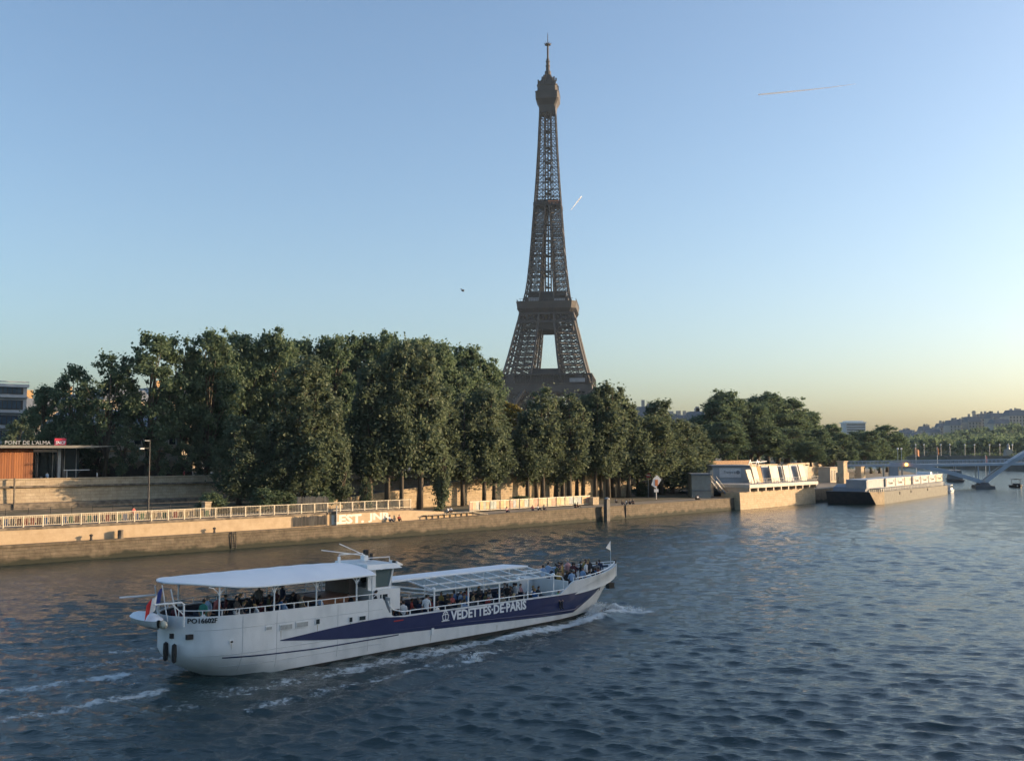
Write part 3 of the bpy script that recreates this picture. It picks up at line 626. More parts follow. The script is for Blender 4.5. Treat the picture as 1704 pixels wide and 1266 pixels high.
# large trees to the right of the tower
tree_row([(1188, 665, 74, 46, 'plane4'), (1225, 672, 84, 46, 'plane2'), (1295, 690, 90, 44, 'plane4'), (1330, 705, 80, 42, 'plane1'), (1212, 650, 84, 44, 'plane1'), (1250, 668, 92, 40, 'plane2'), (1278, 655, 100, 46, 'plane3'), (1308, 662, 92, 42, 'plane1'), (1340, 682, 72, 40, 'plane2'), (1205, 702, 90, 38, 'plane3'),
          (1262, 700, 92, 38, 'plane4'), (1312, 712, 84, 36, 'plane2'), (1350, 735, 56, 22, 'plane1'), (1178, 700, 64, 52, 'plane2'), (1232, 690, 80, 60, 'plane1')], 'plane_tree', 'large trees right of the tower',
         lambda i, px: '%s tree from the left in the rounded clump right of the tower' % ordinal(i + 1))
def tree_at(rows, name, group, lab):
    for i, (px, top, wpx, Y, kind) in enumerate(sorted(rows)):
        x = at_y(px, top, Y).x; q = Vector((x, Y)) - A0; t = q_off(q.dot(U2)) - q.dot(N2); g = UPZ if t > 29 else 2.95
        plant(name, lab(i), 'tree', (x, Y, g), kind, at_y(px, top, Y).z - g, wpx * 1.15 * Y / FPX, i * 1.3, group)
tree_at([(1366, 712, 50, 330, 'plane2'), (1384, 704, 46, 372, 'plane4'), (1402, 720, 50, 350, 'plane1'), (1424, 718, 56, 392, 'plane3'), (1448, 716, 56, 380, 'plane2'), (1474, 707, 60, 405, 'plane1'), (1492, 722, 40, 420, 'plane3'), (1388, 742, 44, 318, 'young'), (1436, 735, 50, 360, 'plane4'), (1462, 730, 50, 385, 'plane1')],
        'plane_tree', 'trees beyond the footbridge approach', lambda i: '%s tree from the left behind the footbridge approach' % ordinal(i + 1))
for i, (px, t, H, w) in enumerate([(866, 12, 1.5, 5.5), (1068, 16, 2.6, 5), (1092, 19, 2.2, 5), (728, 2, .9, 1.8), (352, 14, 2.0, 4.5), (440, 13.5, 2.4, 5), (468, 13.5, 1.8, 5), (535, 14, 2.2, 4)]):
    s = s_at(px, t); plant('bush', ['low round clipped bush behind the coloured panel fence', 'dark bush under the poplar beside the red round sign', 'dark bush behind the white road sign', 'small weed tuft on the quay edge by the low bench', 'bush beside the gate pillar on the terrace', 'bush at the foot of the columnar poplar on the terrace', 'low bush left of the plank screen', 'bush rising behind the plank screen'][i], 'bush', bank(s, t, 2.46 if i < 4 else 4.1), 'bush', H, w, i, 'bushes on the promenade')
cs, rs, ns = [], [], []; rngg = np.random.default_rng(31)
for k in range(230):                                    # shrubs and low boughs that close the view under the crowns
    s = rngg.uniform(120, 400); t = rngg.uniform(58, 84) if s < 300 else rngg.uniform(40, 84); p = bank(s, t, UPZ); r = rngg.uniform(1.2, 2.6); cs.append(np.array([p.x, p.y, UPZ + rngg.uniform(.6, 5.5)])); rs.append(r); ns.append(90)
tag(link('park_shrubbery', leaves_mesh('park_shrubbery', cs, rs, ns, .45, rngg, L_PLANE)), 'dark shrubbery under the trees behind the right hand embankment', 'shrubs', kind='stuff')

# ================================================================== THE TOUR BOAT (x towards the bow, -y starboard, z up from the waterline)
M_HULL = mat('hull_white', (.74, .75, .75), .38, (.56, .58, .58), 1.1, detail=9, contrast=(.22, .58), bump=.08, bscale=1.2, stretch=(1, 1, .45))
M_NAVY = mat('hull_navy', (.012, .022, .085), .35, (.018, .03, .10), 1.5)
M_BOOT = mat('boot_black', (.012, .013, .014), .6, (.03, .03, .028), 3)
M_CANVAS = mat('canopy_canvas', (.80, .82, .84), .7, (.74, .76, .79), .6, bump=.15, bscale=2)
M_DECK = mat('deck_grey', (.10, .11, .12), .8, (.07, .075, .08), 2)
M_SEAT = mat('seat_dark_blue', (.02, .03, .06), .6, (.03, .04, .07), 4)
M_WOOD = mat('varnished_wood', (.22, .09, .04), .5, (.14, .055, .025), 3, stretch=(1, 6, 6))
M_GLASS = glass_mat('dark_glass'); M_BLACK = mat('black_rubber', (.012, .012, .012), .7, (.02, .02, .02), 5)
M_CREAM = mat('aged_cream', (.62, .57, .44), .6, (.48, .42, .30), 2)
boat = thing('tour_boat', 'white and navy river tour boat crowded with passengers', 'boat', (BOAT_O.x, BOAT_O.y, 0), BOAT_ROT)
BEAM = 2.8
def b_top(s):
    if s < 12.3: return 3.34 - .008 * s
    if s < 13.6: k = (s - 12.3) / 1.3; return 3.24 - 1.16 * math.sin(k * math.pi / 2) ** .8
    if s < 28.1: return 2.08 - .004 * (s - 13.6)
    if s < 28.9: k = (s - 28.1) / .8; return 2.02 + .78 * k
    return 2.80 + .42 * ((s - 28.9) / 7.6) ** 1.3
def b_stem(z): return 33.7 + .86 * z
def b_stern(z): return 2.0 * max(0, 1 - max(z, -.2) / 1.5) ** 1.7
def b_round(z): return 4.2 + 1.6 * max(0, 1 - max(z, -.2) / 1.6)
def b_half(s, z):
    s0 = b_stern(z); s1 = b_stem(z)
    f = 1.0
    rl_ = b_round(z)
    if s < s0 + rl_: f = max(0, 1 - ((s0 + rl_ - s) / rl_) ** 2.4) ** (1 / 2.1)
    sb_ = 22.2 + 1.5 * z
    if s > sb_: f = min(f, max(0, 1 - ((s - sb_) / (s1 - sb_)) ** 2.7))
    flare = 1 - .05 * max(0, 1.2 - z) / 1.2
    return BEAM * f * flare
us = [(1 - math.cos(math.pi * min(k / 14, 1))) / 2 * .11 for k in range(14)] + frange(.11, .86, 120)[0:] + [.86 + .14 * math.sin(math.pi / 2 * k / 16) for k in range(1, 17)]
def hull_pt(u, v, off=0.0, side=-1):
    sg = u * 36.4; zt = b_top(sg); z = -.35 + v * (zt + .35); s = b_stern(z) + u * (b_stem(z) - b_stern(z)); return Vector((s, side * (b_half(s, z) + off), z))
def hull_shell(name, v0, v1, nv, off, m, cap=False):
    mb = MB()
    for side in (-1, 1):
        rows = [[hull_pt(u, v0 + (v1 - v0) * j / nv, off, side) for j in range(nv + 1)] for u in us]; n = nv + 1
        mb.add([p for r in rows for p in r], [(i * n + j, (i + 1) * n + j, (i + 1) * n + j + 1, i * n + j + 1) for i in range(len(us) - 1) for j in range(nv)])
    return mb
hull = MB(); LIN_ = MB()
for side in (-1, 1):
    nv = 12; n = nv + 1
    rows = [[hull_pt(u, j / nv, 0, side) for j in range(n)] for u in us]
    hull.add([p for r in rows for p in r], [(i * n + j, (i + 1) * n + j, (i + 1) * n + j + 1, i * n + j + 1) for i in range(len(us) - 1) for j in range(nv)])
    inner = []
    for u in us:                                          # bulwark: cap and inner face
        p = hull_pt(u, 1, 0, side); q = p.copy(); q.y = side * max(0, abs(p.y) - .12); w = q.copy(); w.z -= .98; inner.append((p, q, w))
    hull.add([x for r in inner for x in r], [(i * 3 + j, (i + 1) * 3 + j, (i + 1) * 3 + j + 1, i * 3 + j + 1) for i in range(len(us) - 1) for j in range(2)])
    ln_ = [(i, p) for i, p in enumerate(inner) if abs(p[1].y) > .2]
    LIN_.add([(p[1].x, p[1].y - side * .02, p[k].z - .06 * (k == 1)) for i, p in ln_ for k in (1, 2)], [(2 * i, 2 * i + 2, 2 * i + 3, 2 * i + 1) for i in range(len(ln_) - 1)])
HULL = hull.build('hull', M_HULL, boat, smooth=False); LIN_.build('bulwark_lining', M_SEAT, boat)
for p in HULL.data.polygons: p.use_smooth = True
def deck(s0, s1, z, name):
    mb = MB(); ss = frange(s0, s1, 24); n = len(ss)
    a = [(s, -max(0, b_half(s, z) - .05), z) for s in ss]; b = [(s, max(0, b_half(s, z) - .05), z) for s in ss]
    mb.add(a + b, [(i, i + 1, n + i + 1, n + i) for i in range(n - 1)]); return mb.build(name, M_DECK, boat)
deck(.3, 12.9, 2.38, 'aft_deck'); deck(12.7, 28.8, 1.05, 'main_deck'); deck(28.7, 35.4, 2.0, 'fore_deck')
MB().box(12.86, 12.98, -2.66, 2.66, 1.05, 3.2).build('bulkhead', M_HULL, boat); MB().box(28.5, 28.6, -2.3, 2.3, 1.05, 2.75).box(27.2, 28.5, 1.2, 2.3, 1.05, 2.72).build('bulkhead', M_HULL, boat)
# painted bands, proud of the plating
def band(name, up, lo, s0, s1, n, m, off):
    mb = MB(); ss = frange(s0, s1, n)
    for side in (-1, 1):
        k = 4; rows = []
        for s in ss:
            z0, z1 = lo(s), up(s); rows.append([(s, side * (b_half(s, z0 + (z1 - z0) * j / k) + off), z0 + (z1 - z0) * j / k) for j in range(k + 1)])
        mb.add([p for r in rows for p in r], [(i * (k + 1) + j, (i + 1) * (k + 1) + j, (i + 1) * (k + 1) + j + 1, i * (k + 1) + j + 1) for i in range(n) for j in range(k)])
    o = mb.build(name, m, boat, smooth=True); return o
NUP = [(5.4, 1.70), (8.5, 1.94), (10.5, 2.06), (12.4, 2.12), (13.4, 2.04), (13.8, 2.0), (28.1, 1.93), (29.5, 1.96), (33.4, 1.99)]
NLO = [(5.4, 1.66), (8.5, 1.32), (10.5, 1.16), (19.2, .88), (29.2, .50), (33.4, 1.97)]
band('navy_band', lambda s: interp(NUP, s), lambda s: interp(NLO, s), 5.4, 33.4, 160, M_NAVY, .022)
LIN = [(2.2, 1.14), (5, 1.02), (7.7, .93), (12.7, .97), (13.5, .99)]
band('pinstripe', lambda s: interp(LIN, s) + .035, lambda s: interp(LIN, s) - .035, 2.2, 13.4, 50, M_NAVY, .02)
BT = [(3.5, -.3), (6, .04), (14, .16), (26, .24), (31, .2), (33, .1)]
band('boot_band', lambda s: interp(BT, s), lambda s: -.34, 3.5, 33, 100, M_BOOT, .03)
rub = MB()                                                 # plate seams and rubbing strake
for side in (-1,):
    rub.tube([(s, side * (b_half(s, .9) + .03), interp(NLO, s) + .22) for s in frange(13, 30, 40)], .035, 5)
rub.build('rubbing_strake', M_NAVY, boat)
seam = MB()                                               # plate seams
for z in (.62, 1.28, 2.62):
    seam.tube([(s, -(b_half(s, z) + .004), z) for s in frange(.9 if z > 1 else 2.2, 12.2, 40)], .012, 4)
for s in (3.2, 5.2, 9.1, 11.2): seam.tube([(s, -(b_half(s, z) + .004), z) for z in frange(.3, 3.2, 8)], .011, 4)
seam.build('plate_seam', mat('seam_grey', (.50, .52, .53), .5), boat)
M_RUST = mat('rust_stain', (.36, .27, .17), .7, (.56, .5, .42), 3)
for k, (s, z, l) in enumerate(((2.6, 1.86, .35), (5.45, 2.2, .5), (7.75, 2.25, .6), (9.95, 2.1, .45), (10.8, 2.12, .3), (15.9, .62, .4), (21.4, .6, .3))):
    MB().tube([(s, -(b_half(s, z) + .0), z), (s + .01, -(b_half(s, z - l) + .0), z - l)], [.022, .006], 5).build('rust_run', M_RUST, boat)
# lettering
def side_text(txt, s, z, h, length, m, name, bold=.0):
    me = text_mesh(txt, 1.0, .012, bold=bold); xs = [v.co.x for v in me.vertices]; ys = [v.co.y for v in me.vertices]; fx = length / (max(xs) - min(xs)); fz = h / (max(ys) - min(ys)); x0, y0 = min(xs), min(ys)
    for v in me.vertices:
        a = s + (v.co.x - x0) * fx; b = z + (v.co.y - y0) * fz; v.co = (a, -(b_half(a, b) + .035 + v.co.z), b)
    me.materials.append(m); o = link(name, me, boat); return o
M_LETTER = mat('letter_white', (.76, .78, .80), .5, (.7, .72, .74), 3)
side_text('VEDETTES·DE·PARIS', 17.4, 1.36, .60, 6.55, M_LETTER, 'lettering', .032)
side_text('PO16602F', .62, 3.0, .26, 1.25, mat('letter_black', (.02, .02, .022), .6), 'registration', .02)
lg = MB(); yy = lambda a, b: -(b_half(a, b) + .045)          # boat emblem: hull, cabin, wheelhouse, keel, waterline
def ln(pts, w=.045):
    for p, q in zip(pts, pts[1:]): lg.beam((p[0], yy(*p), p[1]), (q[0], yy(*q), q[1]), .02, w)
ln([(16.72, 1.74), (16.78, 1.46), (17.16, 1.46), (17.22, 1.74), (16.97, 1.82), (16.72, 1.74)]); ln([(16.8, 1.78), (16.8, 1.9), (17.14, 1.9), (17.14, 1.78)]); ln([(16.86, 1.9), (16.9, 1.99), (17.04, 1.99), (17.08, 1.9)]); ln([(16.97, 1.80), (16.97, 1.48)]); ln([(16.66, 1.40), (17.28, 1.40)])
lg.build('emblem', M_LETTER, boat)
rl = MB().box(13.0, 13.7, -2.86, -2.835, 1.80, 1.86); rl.build('red_plate', mat('red_paint', (.45, .03, .03), .5), boat)
# hull openings
def opening(s, z, w, h, m=M_GLASS, name='porthole', frame=True):
    y = -(b_half(s, z) + .02); f = MB().box(s - w / 2 - .05, s + w / 2 + .05, y - .02, y + .03, z - h / 2 - .05, z + h / 2 + .05).build(name, M_HULL if frame else m, boat)
    if frame: MB().box(s - w / 2, s + w / 2, y - .035, y + .02, z - h / 2, z + h / 2).build('pane', m, f)
M_GRILLE = mat('louvre_grey', (.42, .43, .42), .6, (.3, .31, .3), 6)
opening(4.7, 2.42, .32, .14, M_GRILLE, 'vent'); opening(5.75, 2.36, .72, .24, M_GRILLE, 'vent'); opening(6.75, 2.38, .72, .24, M_GRILLE, 'vent'); opening(7.75, 2.42, .22, .26); opening(9.95, 2.27, .20, .26); opening(10.75, 2.27, .42, .22)
opening(2.6, 1.95, .14, .1, M_BLACK, 'porthole'); opening(16.0, .9, .1, .4, M_HULL, 'draught_mark', False)
for y in (-.55, -1.35):
    f = MB(); s = .4; f.lathe([(.02, -.5), (.12, -.42), (.14, .0), (.12, .42), (.02, .5)], (-.02 + (.1 if y < -1 else 0), y, 1.5), 10); f.build('fender', M_BLACK, boat)
MB().box(.05, .35, -1.0, -.8, 2.2, 2.45).build('hawse_hole', M_BLACK, boat); MB().box(.5, .85, -1.9, -1.72, 2.2, 2.45).build('hawse_hole', M_BLACK, boat)
# railings
def rail(path, z_low, r=.028, posts=8, name='railing', mid=False):
    mb = MB(); mb.tube(path, r, 6); n = len(path)
    for k in range(posts + 1):
        p = path[round(k * (n - 1) / posts)]; mb.beam(p, (p[0], p[1], z_low(p)), .04)
    if mid: mb.tube([(p[0], p[1], (p[2] + z_low(p)) / 2) for p in path], r * .7, 5)
    return mb.build(name, M_WHITE, boat)
for side in (-1, 1):
    rail([(s, side * (b_half(s, 3) - .06), b_top(s) + .30) for s in frange(.35, 12.2, 40)], lambda p: p[2] - .34, posts=14)
    rail([(s, side * (b_half(s, 2) - .06), 2.30 - .003 * s + .06) for s in frange(14.3, 27.9, 30)], lambda p: 2.0, posts=10, r=.035)
    rail([(s, side * max(.02, b_half(s, 3) - .06), b_top(s) + .17) for s in frange(29.0, 36.2, 30)], lambda p: p[2] - .22, posts=9, r=.035)
    MB().tube([(12.62, side * 2.76, 3.05), (12.72, side * 2.76, 2.75), (13.0, side * 2.76, 2.5), (13.6, side * 2.76, 2.33), (14.25, side * 2.76, 2.3), (14.25, side * 2.76, 2.05)], .04, 6).build('swept_rail', M_WHITE, boat)
    MB().tube([(28.0, side * 2.5, 2.0), (28.1, side * 2.5, 2.25), (28.75, side * 2.5, 2.25), (28.95, side * 2.45, 2.7), (29.05, side * 2.42, 2.98)], .04, 6).build('swept_rail', M_WHITE, boat)
# aft canopy on branched posts
CE = 4.70
def can_z(s, y): e = max(0, 1 - (y / 2.95) ** 2); k = min(1, max(0, (s + .3) / 3.0)); return CE + .12 * (1 - k) + .50 * e ** .8 * (.35 + .65 * k ** .5) * (1 - .25 * max(0, (s - 9) / 4))
can = MB(); ss = [-.15 + 4 * (1 - math.cos(math.pi / 2 * k / 14)) for k in range(14)] + frange(3.85, 11.6, 24); ys = frange(-1, 1, 18)
def cw(s): return 2.95 * max(.02, (1 - max(0, (4.6 - s) / 4.76) ** 2.1)) ** .5
rows = [[(s, y * cw(s), can_z(s, y * cw(s)) + .012 * math.sin(s * 4.3) * (1 - y * y)) for y in ys] for s in ss]; n = len(ys)
can.add([p for r in rows for p in r], [(i * n + j, (i + 1) * n + j, (i + 1) * n + j + 1, i * n + j + 1) for i in range(len(ss) - 1) for j in range(n - 1)])
can.add([(p[0], p[1], p[2] - .05) for r in rows for p in r], [(i * n + j, i * n + j + 1, (i + 1) * n + j + 1, (i + 1) * n + j) for i in range(len(ss) - 1) for j in range(n - 1)])
can.build('canopy', M_CANVAS, boat, smooth=True)
for side in (-1, 1): MB().tube([(s, side * (cw(s) - .01), can_z(s, cw(s)) - .03) for s in [-.14 + 4 * (1 - math.cos(math.pi / 2 * k / 14)) for k in range(14)] + frange(3.86, 11.6, 20)], .05, 6).build('canopy_rail', M_WHITE, boat)
for s in (2.0, 5.05, 7.7, 10.4, 11.5):
    for side in (-1, 1):
        y = side * (min(b_half(s, 3) - .08, cw(s) - .08)); z1 = can_z(s, y) - .04; p = MB().tube([(s, y, 3.2), (s, y, z1)], .045, 6)
        for d in ((-1, 1) if s < 11 else (-1,)): p.tube([(s, y, z1 - .55), (s + d * .12, y, z1 - .30), (s + d * .35, y, z1 - .09), (s + d * .6, y, z1 - .03)], .028, 5)
        p.build('canopy_post', M_WHITE, boat)
for y in (-1.2, 1.2): MB().tube([(.25, y, 3.3), (-.0, y * .8, 4.75)], .035, 6).build('canopy_post', M_WHITE, boat)
# wheelhouse
wh = MB(); Z0, Z1 = 2.38, 4.86
wh.box(11.9, 14.0, -2.1, 2.1, 2.38, 3.62)                     # low cabin front in white
wh.build('wheelhouse_base', M_HULL, boat)
w2 = MB()
for x, y in ((12.0, -1.6), (12.0, 1.6)): w2.beam((x, y, 3.6), (x, y, 4.82), .16)
for y in (-1.62, 1.62): w2.box(11.95, 12.5, y - .05, y + .05, 3.6, 4.82)
for y in (-1.55, 1.55, -.5, .5): w2.beam((13.55, y, 3.6), (13.85, y, 4.8), .12)
w2.box(11.95, 13.7, -1.66, 1.66, 3.6, 3.72); WHO = w2.build('wheelhouse', M_HULL, boat)
for a, b, c, d in (((12.52, -1.56, 3.76), (13.48, -1.56, 3.76), (13.76, -1.56, 4.74), (12.52, -1.56, 4.74)), ((12.52, 1.56, 3.76), (13.48, 1.56, 3.76), (13.76, 1.56, 4.74), (12.52, 1.56, 4.74)), ((13.56, -1.5, 3.72), (13.56, 1.5, 3.72), (13.84, 1.5, 4.76), (13.84, -1.5, 4.76))):
    MB().add([a, b, c, d] + [(p[0] + .015, p[1] + .015, p[2]) for p in (a, b, c, d)], [(0, 1, 2, 3), (7, 6, 5, 4), (0, 1, 5, 4), (1, 2, 6, 5), (2, 3, 7, 6), (3, 0, 4, 7)]).build('window', mat('pale_glass', (.10, .14, .14), .05, (.14, .18, .18), 1, spec=.9), WHO)
MB().hexa([(11.75, -1.85, 4.82), (14.35, -1.85, 4.80), (14.35, 1.85, 4.80), (11.75, 1.85, 4.82)], [(11.85, -1.7, 5.12), (14.0, -1.65, 5.08), (14.0, 1.65, 5.08), (11.85, 1.7, 5.12)]).build('wheelhouse_roof', M_HULL, boat)
gear = MB()                                                  # rail, searchlights, mast folded aft
gear.tube([(11.9, -1.4, 5.2), (11.9, -1.4, 5.5), (13.7, -1.4, 5.46), (13.7, -1.4, 5.16)], .03, 6); gear.tube([(11.9, 1.4, 5.2), (11.9, 1.4, 5.5), (13.7, 1.4, 5.46), (13.7, 1.4, 5.16)], .03, 6)
gear.tube([(12.8, -.4, 5.5), (9.6, -.2, 6.05)], .03, 6); gear.tube([(13.2, .5, 5.45), (11.4, .6, 6.25)], .03, 6); gear.box(12.6, 12.9, -.3, .1, 5.2, 5.5); gear.box(11.2, 11.35, .4, .5, 5.0, 5.5)
gear.build('roof_gear', M_WHITE, boat)
MB().box(13.3, 13.55, .6, .85, 5.15, 5.75).box(14.0, 14.12, -1.5, -1.25, 4.9, 5.2).box(13.45, 13.6, .2, .35, 5.15, 5.55).build('searchlight', M_BLACK, boat)
MB().hexa([(14.1, -1.6, 4.9), (14.12, -.9, 4.9), (14.12, -.9, 5.2), (14.1, -1.6, 5.2)], [(14.8, -1.3, 4.86), (14.8, -1.15, 4.86), (14.8, -1.15, 4.92), (14.8, -1.3, 4.92)]).build('horn', M_WHITE, boat)
MB().box(12.52, 13.05, -2.13, -2.1, 3.0, 3.36).build('cabin_window', M_GLASS, boat)
MB().box(9.0, 11.4, -1.3, 1.5, 2.4, 3.35).build('bar_counter', M_WOOD, boat); MB().box(11.3, 11.8, -.6, 2.0, 2.4, 4.5).build('bar_back', mat('brown_panel', (.10, .075, .06), .6), boat)
MB().tube([(12.25, -2.4, 2.4), (12.25, -2.4, 3.3), (12.05, -2.4, 3.45), (11.8, -2.4, 3.3), (11.8, -2.4, 2.4)], .03, 6).build('gate_hoop', M_WHITE, boat)
# the framed roof amidships: near side glazed, far strip white
RZ = 3.60
x0, x1, ya, yb, yc = 16.5, 27.2, -2.3, .5, 2.3
def rz_(y): return RZ - .36 * (yb - y) / (yb - ya) if y < yb else RZ
fr = MB(); NB = 8; ymid = -1.05
for y in (ya, ymid, yb): fr.beam((x0, y, rz_(y)), (x1, y, rz_(y)), .09)
for k in range(NB + 1): x = x0 + (x1 - x0) * k / NB; fr.beam((x, ya, rz_(ya)), (x, yb, rz_(yb)), .075)
fr.tube([(27.2, ya, rz_(ya)), (27.9, ya, rz_(ya) - .1), (28.1, ya, rz_(ya) - .35), (28.1, ya, 2.1)], .05, 6); fr.beam((13.9, 1.6, RZ - .05), (16.5, ya, rz_(ya)), .08); fr.beam((13.9, 1.6, RZ - .3), (16.4, ya, rz_(ya) - .22), .05); fr.beam((13.9, .52, RZ), (16.5, .52, RZ), .08)
fr.build('roof_frame', M_WHITE, boat)
gm = bpy.data.materials.new('roof_glazing'); gm.use_nodes = True; nn = gm.node_tree; bb = nn.nodes['Principled BSDF']; bb.inputs['Base Color'].default_value = (.30, .36, .36, 1); bb.inputs['Roughness'].default_value = .08; bb.inputs['Alpha'].default_value = .22
for k in range(NB):
    xa, xb = x0 + (x1 - x0) * k / NB + .045, x0 + (x1 - x0) * (k + 1) / NB - .045
    for y0, y1 in ((ya + .05, ymid - .05), (ymid + .05, yb - .05)): MB().hexa([(xa, y0, rz_(y0) - .012), (xb, y0, rz_(y0) - .012), (xb, y1, rz_(y1) - .012), (xa, y1, rz_(y1) - .012)], [(xa, y0, rz_(y0) + .012), (xb, y0, rz_(y0) + .012), (xb, y1, rz_(y1) + .012), (xa, y1, rz_(y1) + .012)]).build('pane', gm, boat)
MB().hexa([(13.6, yb + .05, RZ - .03), (27.4, yb + .05, RZ - .03), (26.6, yc, RZ - .03), (13.6, yc, RZ - .03)], [(13.6, yb + .05, RZ + .1), (27.4, yb + .05, RZ + .1), (26.6, yc, RZ + .1), (13.6, yc, RZ + .1)]).build('roof_strip', M_CANVAS, boat)
for x in (16.5, 19.3, 22.0, 24.6, 27.1): MB().beam((x, ya, 1.05), (x, ya, rz_(ya)), .08).build('roof_post', M_WHITE, boat); MB().beam((x, yc - .1, 1.05), (x, yc - .1, RZ), .07).build('roof_post', M_WHITE, boat)
for x, y in ((16.5, -2.22), (27.15, -2.22), (23.8, -2.2)): MB().ball((x, y, RZ - .3), .14, 8, 6).build('roof_lamp', M_WHITE, boat)
# benches
bn = 0
for zone, ss_, ys_, z in (('aft', frange(2.2, 8.6, 5), (-1.7, -.2, 1.5), 2.38), ('main', frange(14.6, 27.0, 11), (-1.75, -.45, .8, 1.85), 1.05)):
    for s in ss_:
        for y in ys_:
            b = MB().box(s - .22, s + .22, y - .48, y + .48, z + .38, z + .45); b.hexa([(s - .26, y - .48, z + .45), (s - .2, y - .48, z + .45), (s - .2, y + .48, z + .45), (s - .26, y + .48, z + .45)], [(s - .38, y - .48, z + .85), (s - .33, y - .48, z + .85), (s - .33, y + .48, z + .85), (s - .38, y + .48, z + .85)])
            b.box(s - .16, s - .1, y - .4, y - .34, z, z + .38).box(s - .16, s - .1, y + .34, y + .4, z, z + .38); b.build('bench', M_SEAT, boat)
# flags, davits
fl = MB().tube([(-.15, -1.0, 3.1), (-.45, -.9, 5.0)], .03, 6).build('flagstaff', M_WHITE, boat)
def cloth(name, c, w, h, m, k0, k1):
    mb = MB(); n = 10; vs = []
    for i in range(n + 1):
        u = k0 + (k1 - k0) * i / n
        for j in range(5): v = j / 4; vs.append((c[0] - u * w * .75 - .1 * v, c[1] - u * w * .3 + .07 * math.sin(u * 9 + v), c[2] - v * h - u * w * .55 + .04 * math.sin(u * 11)))
    mb.add(vs, [(i * 5 + j, (i + 1) * 5 + j, (i + 1) * 5 + j + 1, i * 5 + j + 1) for i in range(n) for j in range(4)]); mb.add([(x + .008, y + .012, z) for x, y, z in vs], [(i * 5 + j, i * 5 + j + 1, (i + 1) * 5 + j + 1, (i + 1) * 5 + j) for i in range(n) for j in range(4)])
    return mb.build(name, m, fl, smooth=True)
fc = (-.42, -.92, 4.85)
cloth('flag_blue', fc, 1.35, .75, mat('flag_blue', (.02, .05, .25), .8), 0, .34); cloth('flag_white', fc, 1.35, .75, mat('flag_white', (.75, .75, .76), .8), .34, .67); cloth('flag_red', fc, 1.35, .75, mat('flag_red', (.45, .025, .03), .8), .67, 1)
MB().tube([(.3, -1.9, 2.9), (.3, -1.9, 4.05), (.15, -1.9, 4.15), (-1.3, -1.9, 4.18)], .05, 6).beam((.3, -1.9, 3.5), (-.35, -1.9, 4.14), .05).build('davit', M_WHITE, boat)
MB().tube([(.3, 1.2, 2.9), (.3, 1.2, 4.1), (.1, 1.2, 4.22), (-1.8, 1.2, 4.26)], .05, 6).build('davit', M_WHITE, boat)
pf = MB().tube([(35.75, 0, 3.0), (35.75, 0, 4.95)], .018, 5).build('jackstaff', M_WHITE, boat)
MB().add([(35.73, 0, 4.95), (35.73, .0, 4.25), (34.95, -.25, 4.5), (35.72, .02, 4.95), (35.72, .02, 4.25), (34.95, -.23, 4.5)], [(0, 1, 2), (5, 4, 3)]).build('pennant', M_WHITE, pf)
MB().box(35.75, 36.35, .15, .5, 1.3, 1.75).build('anchor', M_BLACK, boat); MB().box(36.2, 36.35, -.05, .1, 3.2, 3.5).build('bow_light', M_BLACK, boat)
# the dinghy slung behind the stern
din = thing('dinghy', 'small covered grey dinghy slung on davits behind the tour boat stern', 'boat', tuple(boat.matrix_basis @ Vector((-.95, -.2, 3.1))), BOAT_ROT); din.scale = (.8, .8, .8)
def din_shell(z0, z1, w0, w1, m, name, top=False):
    mb = MB(); n = 20; ys = [-1.9 + 3.8 * i / n for i in range(n + 1)]; rows = []
    for y in ys:
        k = max(.02, 1 - abs(y / 1.95) ** 2.6) ** .6
        rows.append([(-w1 * k, y, z1), (-w0 * k, y, (z0 + z1) / 2 - .05), (0, y, z0 + .12 * (1 - k)), (w0 * k, y, (z0 + z1) / 2 - .05), (w1 * k, y, z1)] if not top else [(-w1 * k, y, z0), (-w1 * .5 * k, y, z0 + (z1 - z0) * k), (0, y, z0 + (z1 - z0) * 1.2 * k), (w1 * .5 * k, y, z0 + (z1 - z0) * k), (w1 * k, y, z0)])
    mb.add([p for r in rows for p in r], [(i * 5 + j, (i + 1) * 5 + j, (i + 1) * 5 + j + 1, i * 5 + j + 1) for i in range(n) for j in range(4)]); return mb.build(name, m, din, smooth=True)
din_shell(-.35, .25, .55, .72, mat('dinghy_grey', (.55, .56, .55), .5), 'hull'); din_shell(.26, .55, 0, .74, M_CANVAS, 'cover', True)
MB().ball((.35, -1.75, -.02), .5, 12, 8, (.45, 1.0, .55)).build('fender_pad', M_CREAM, din, smooth=True)

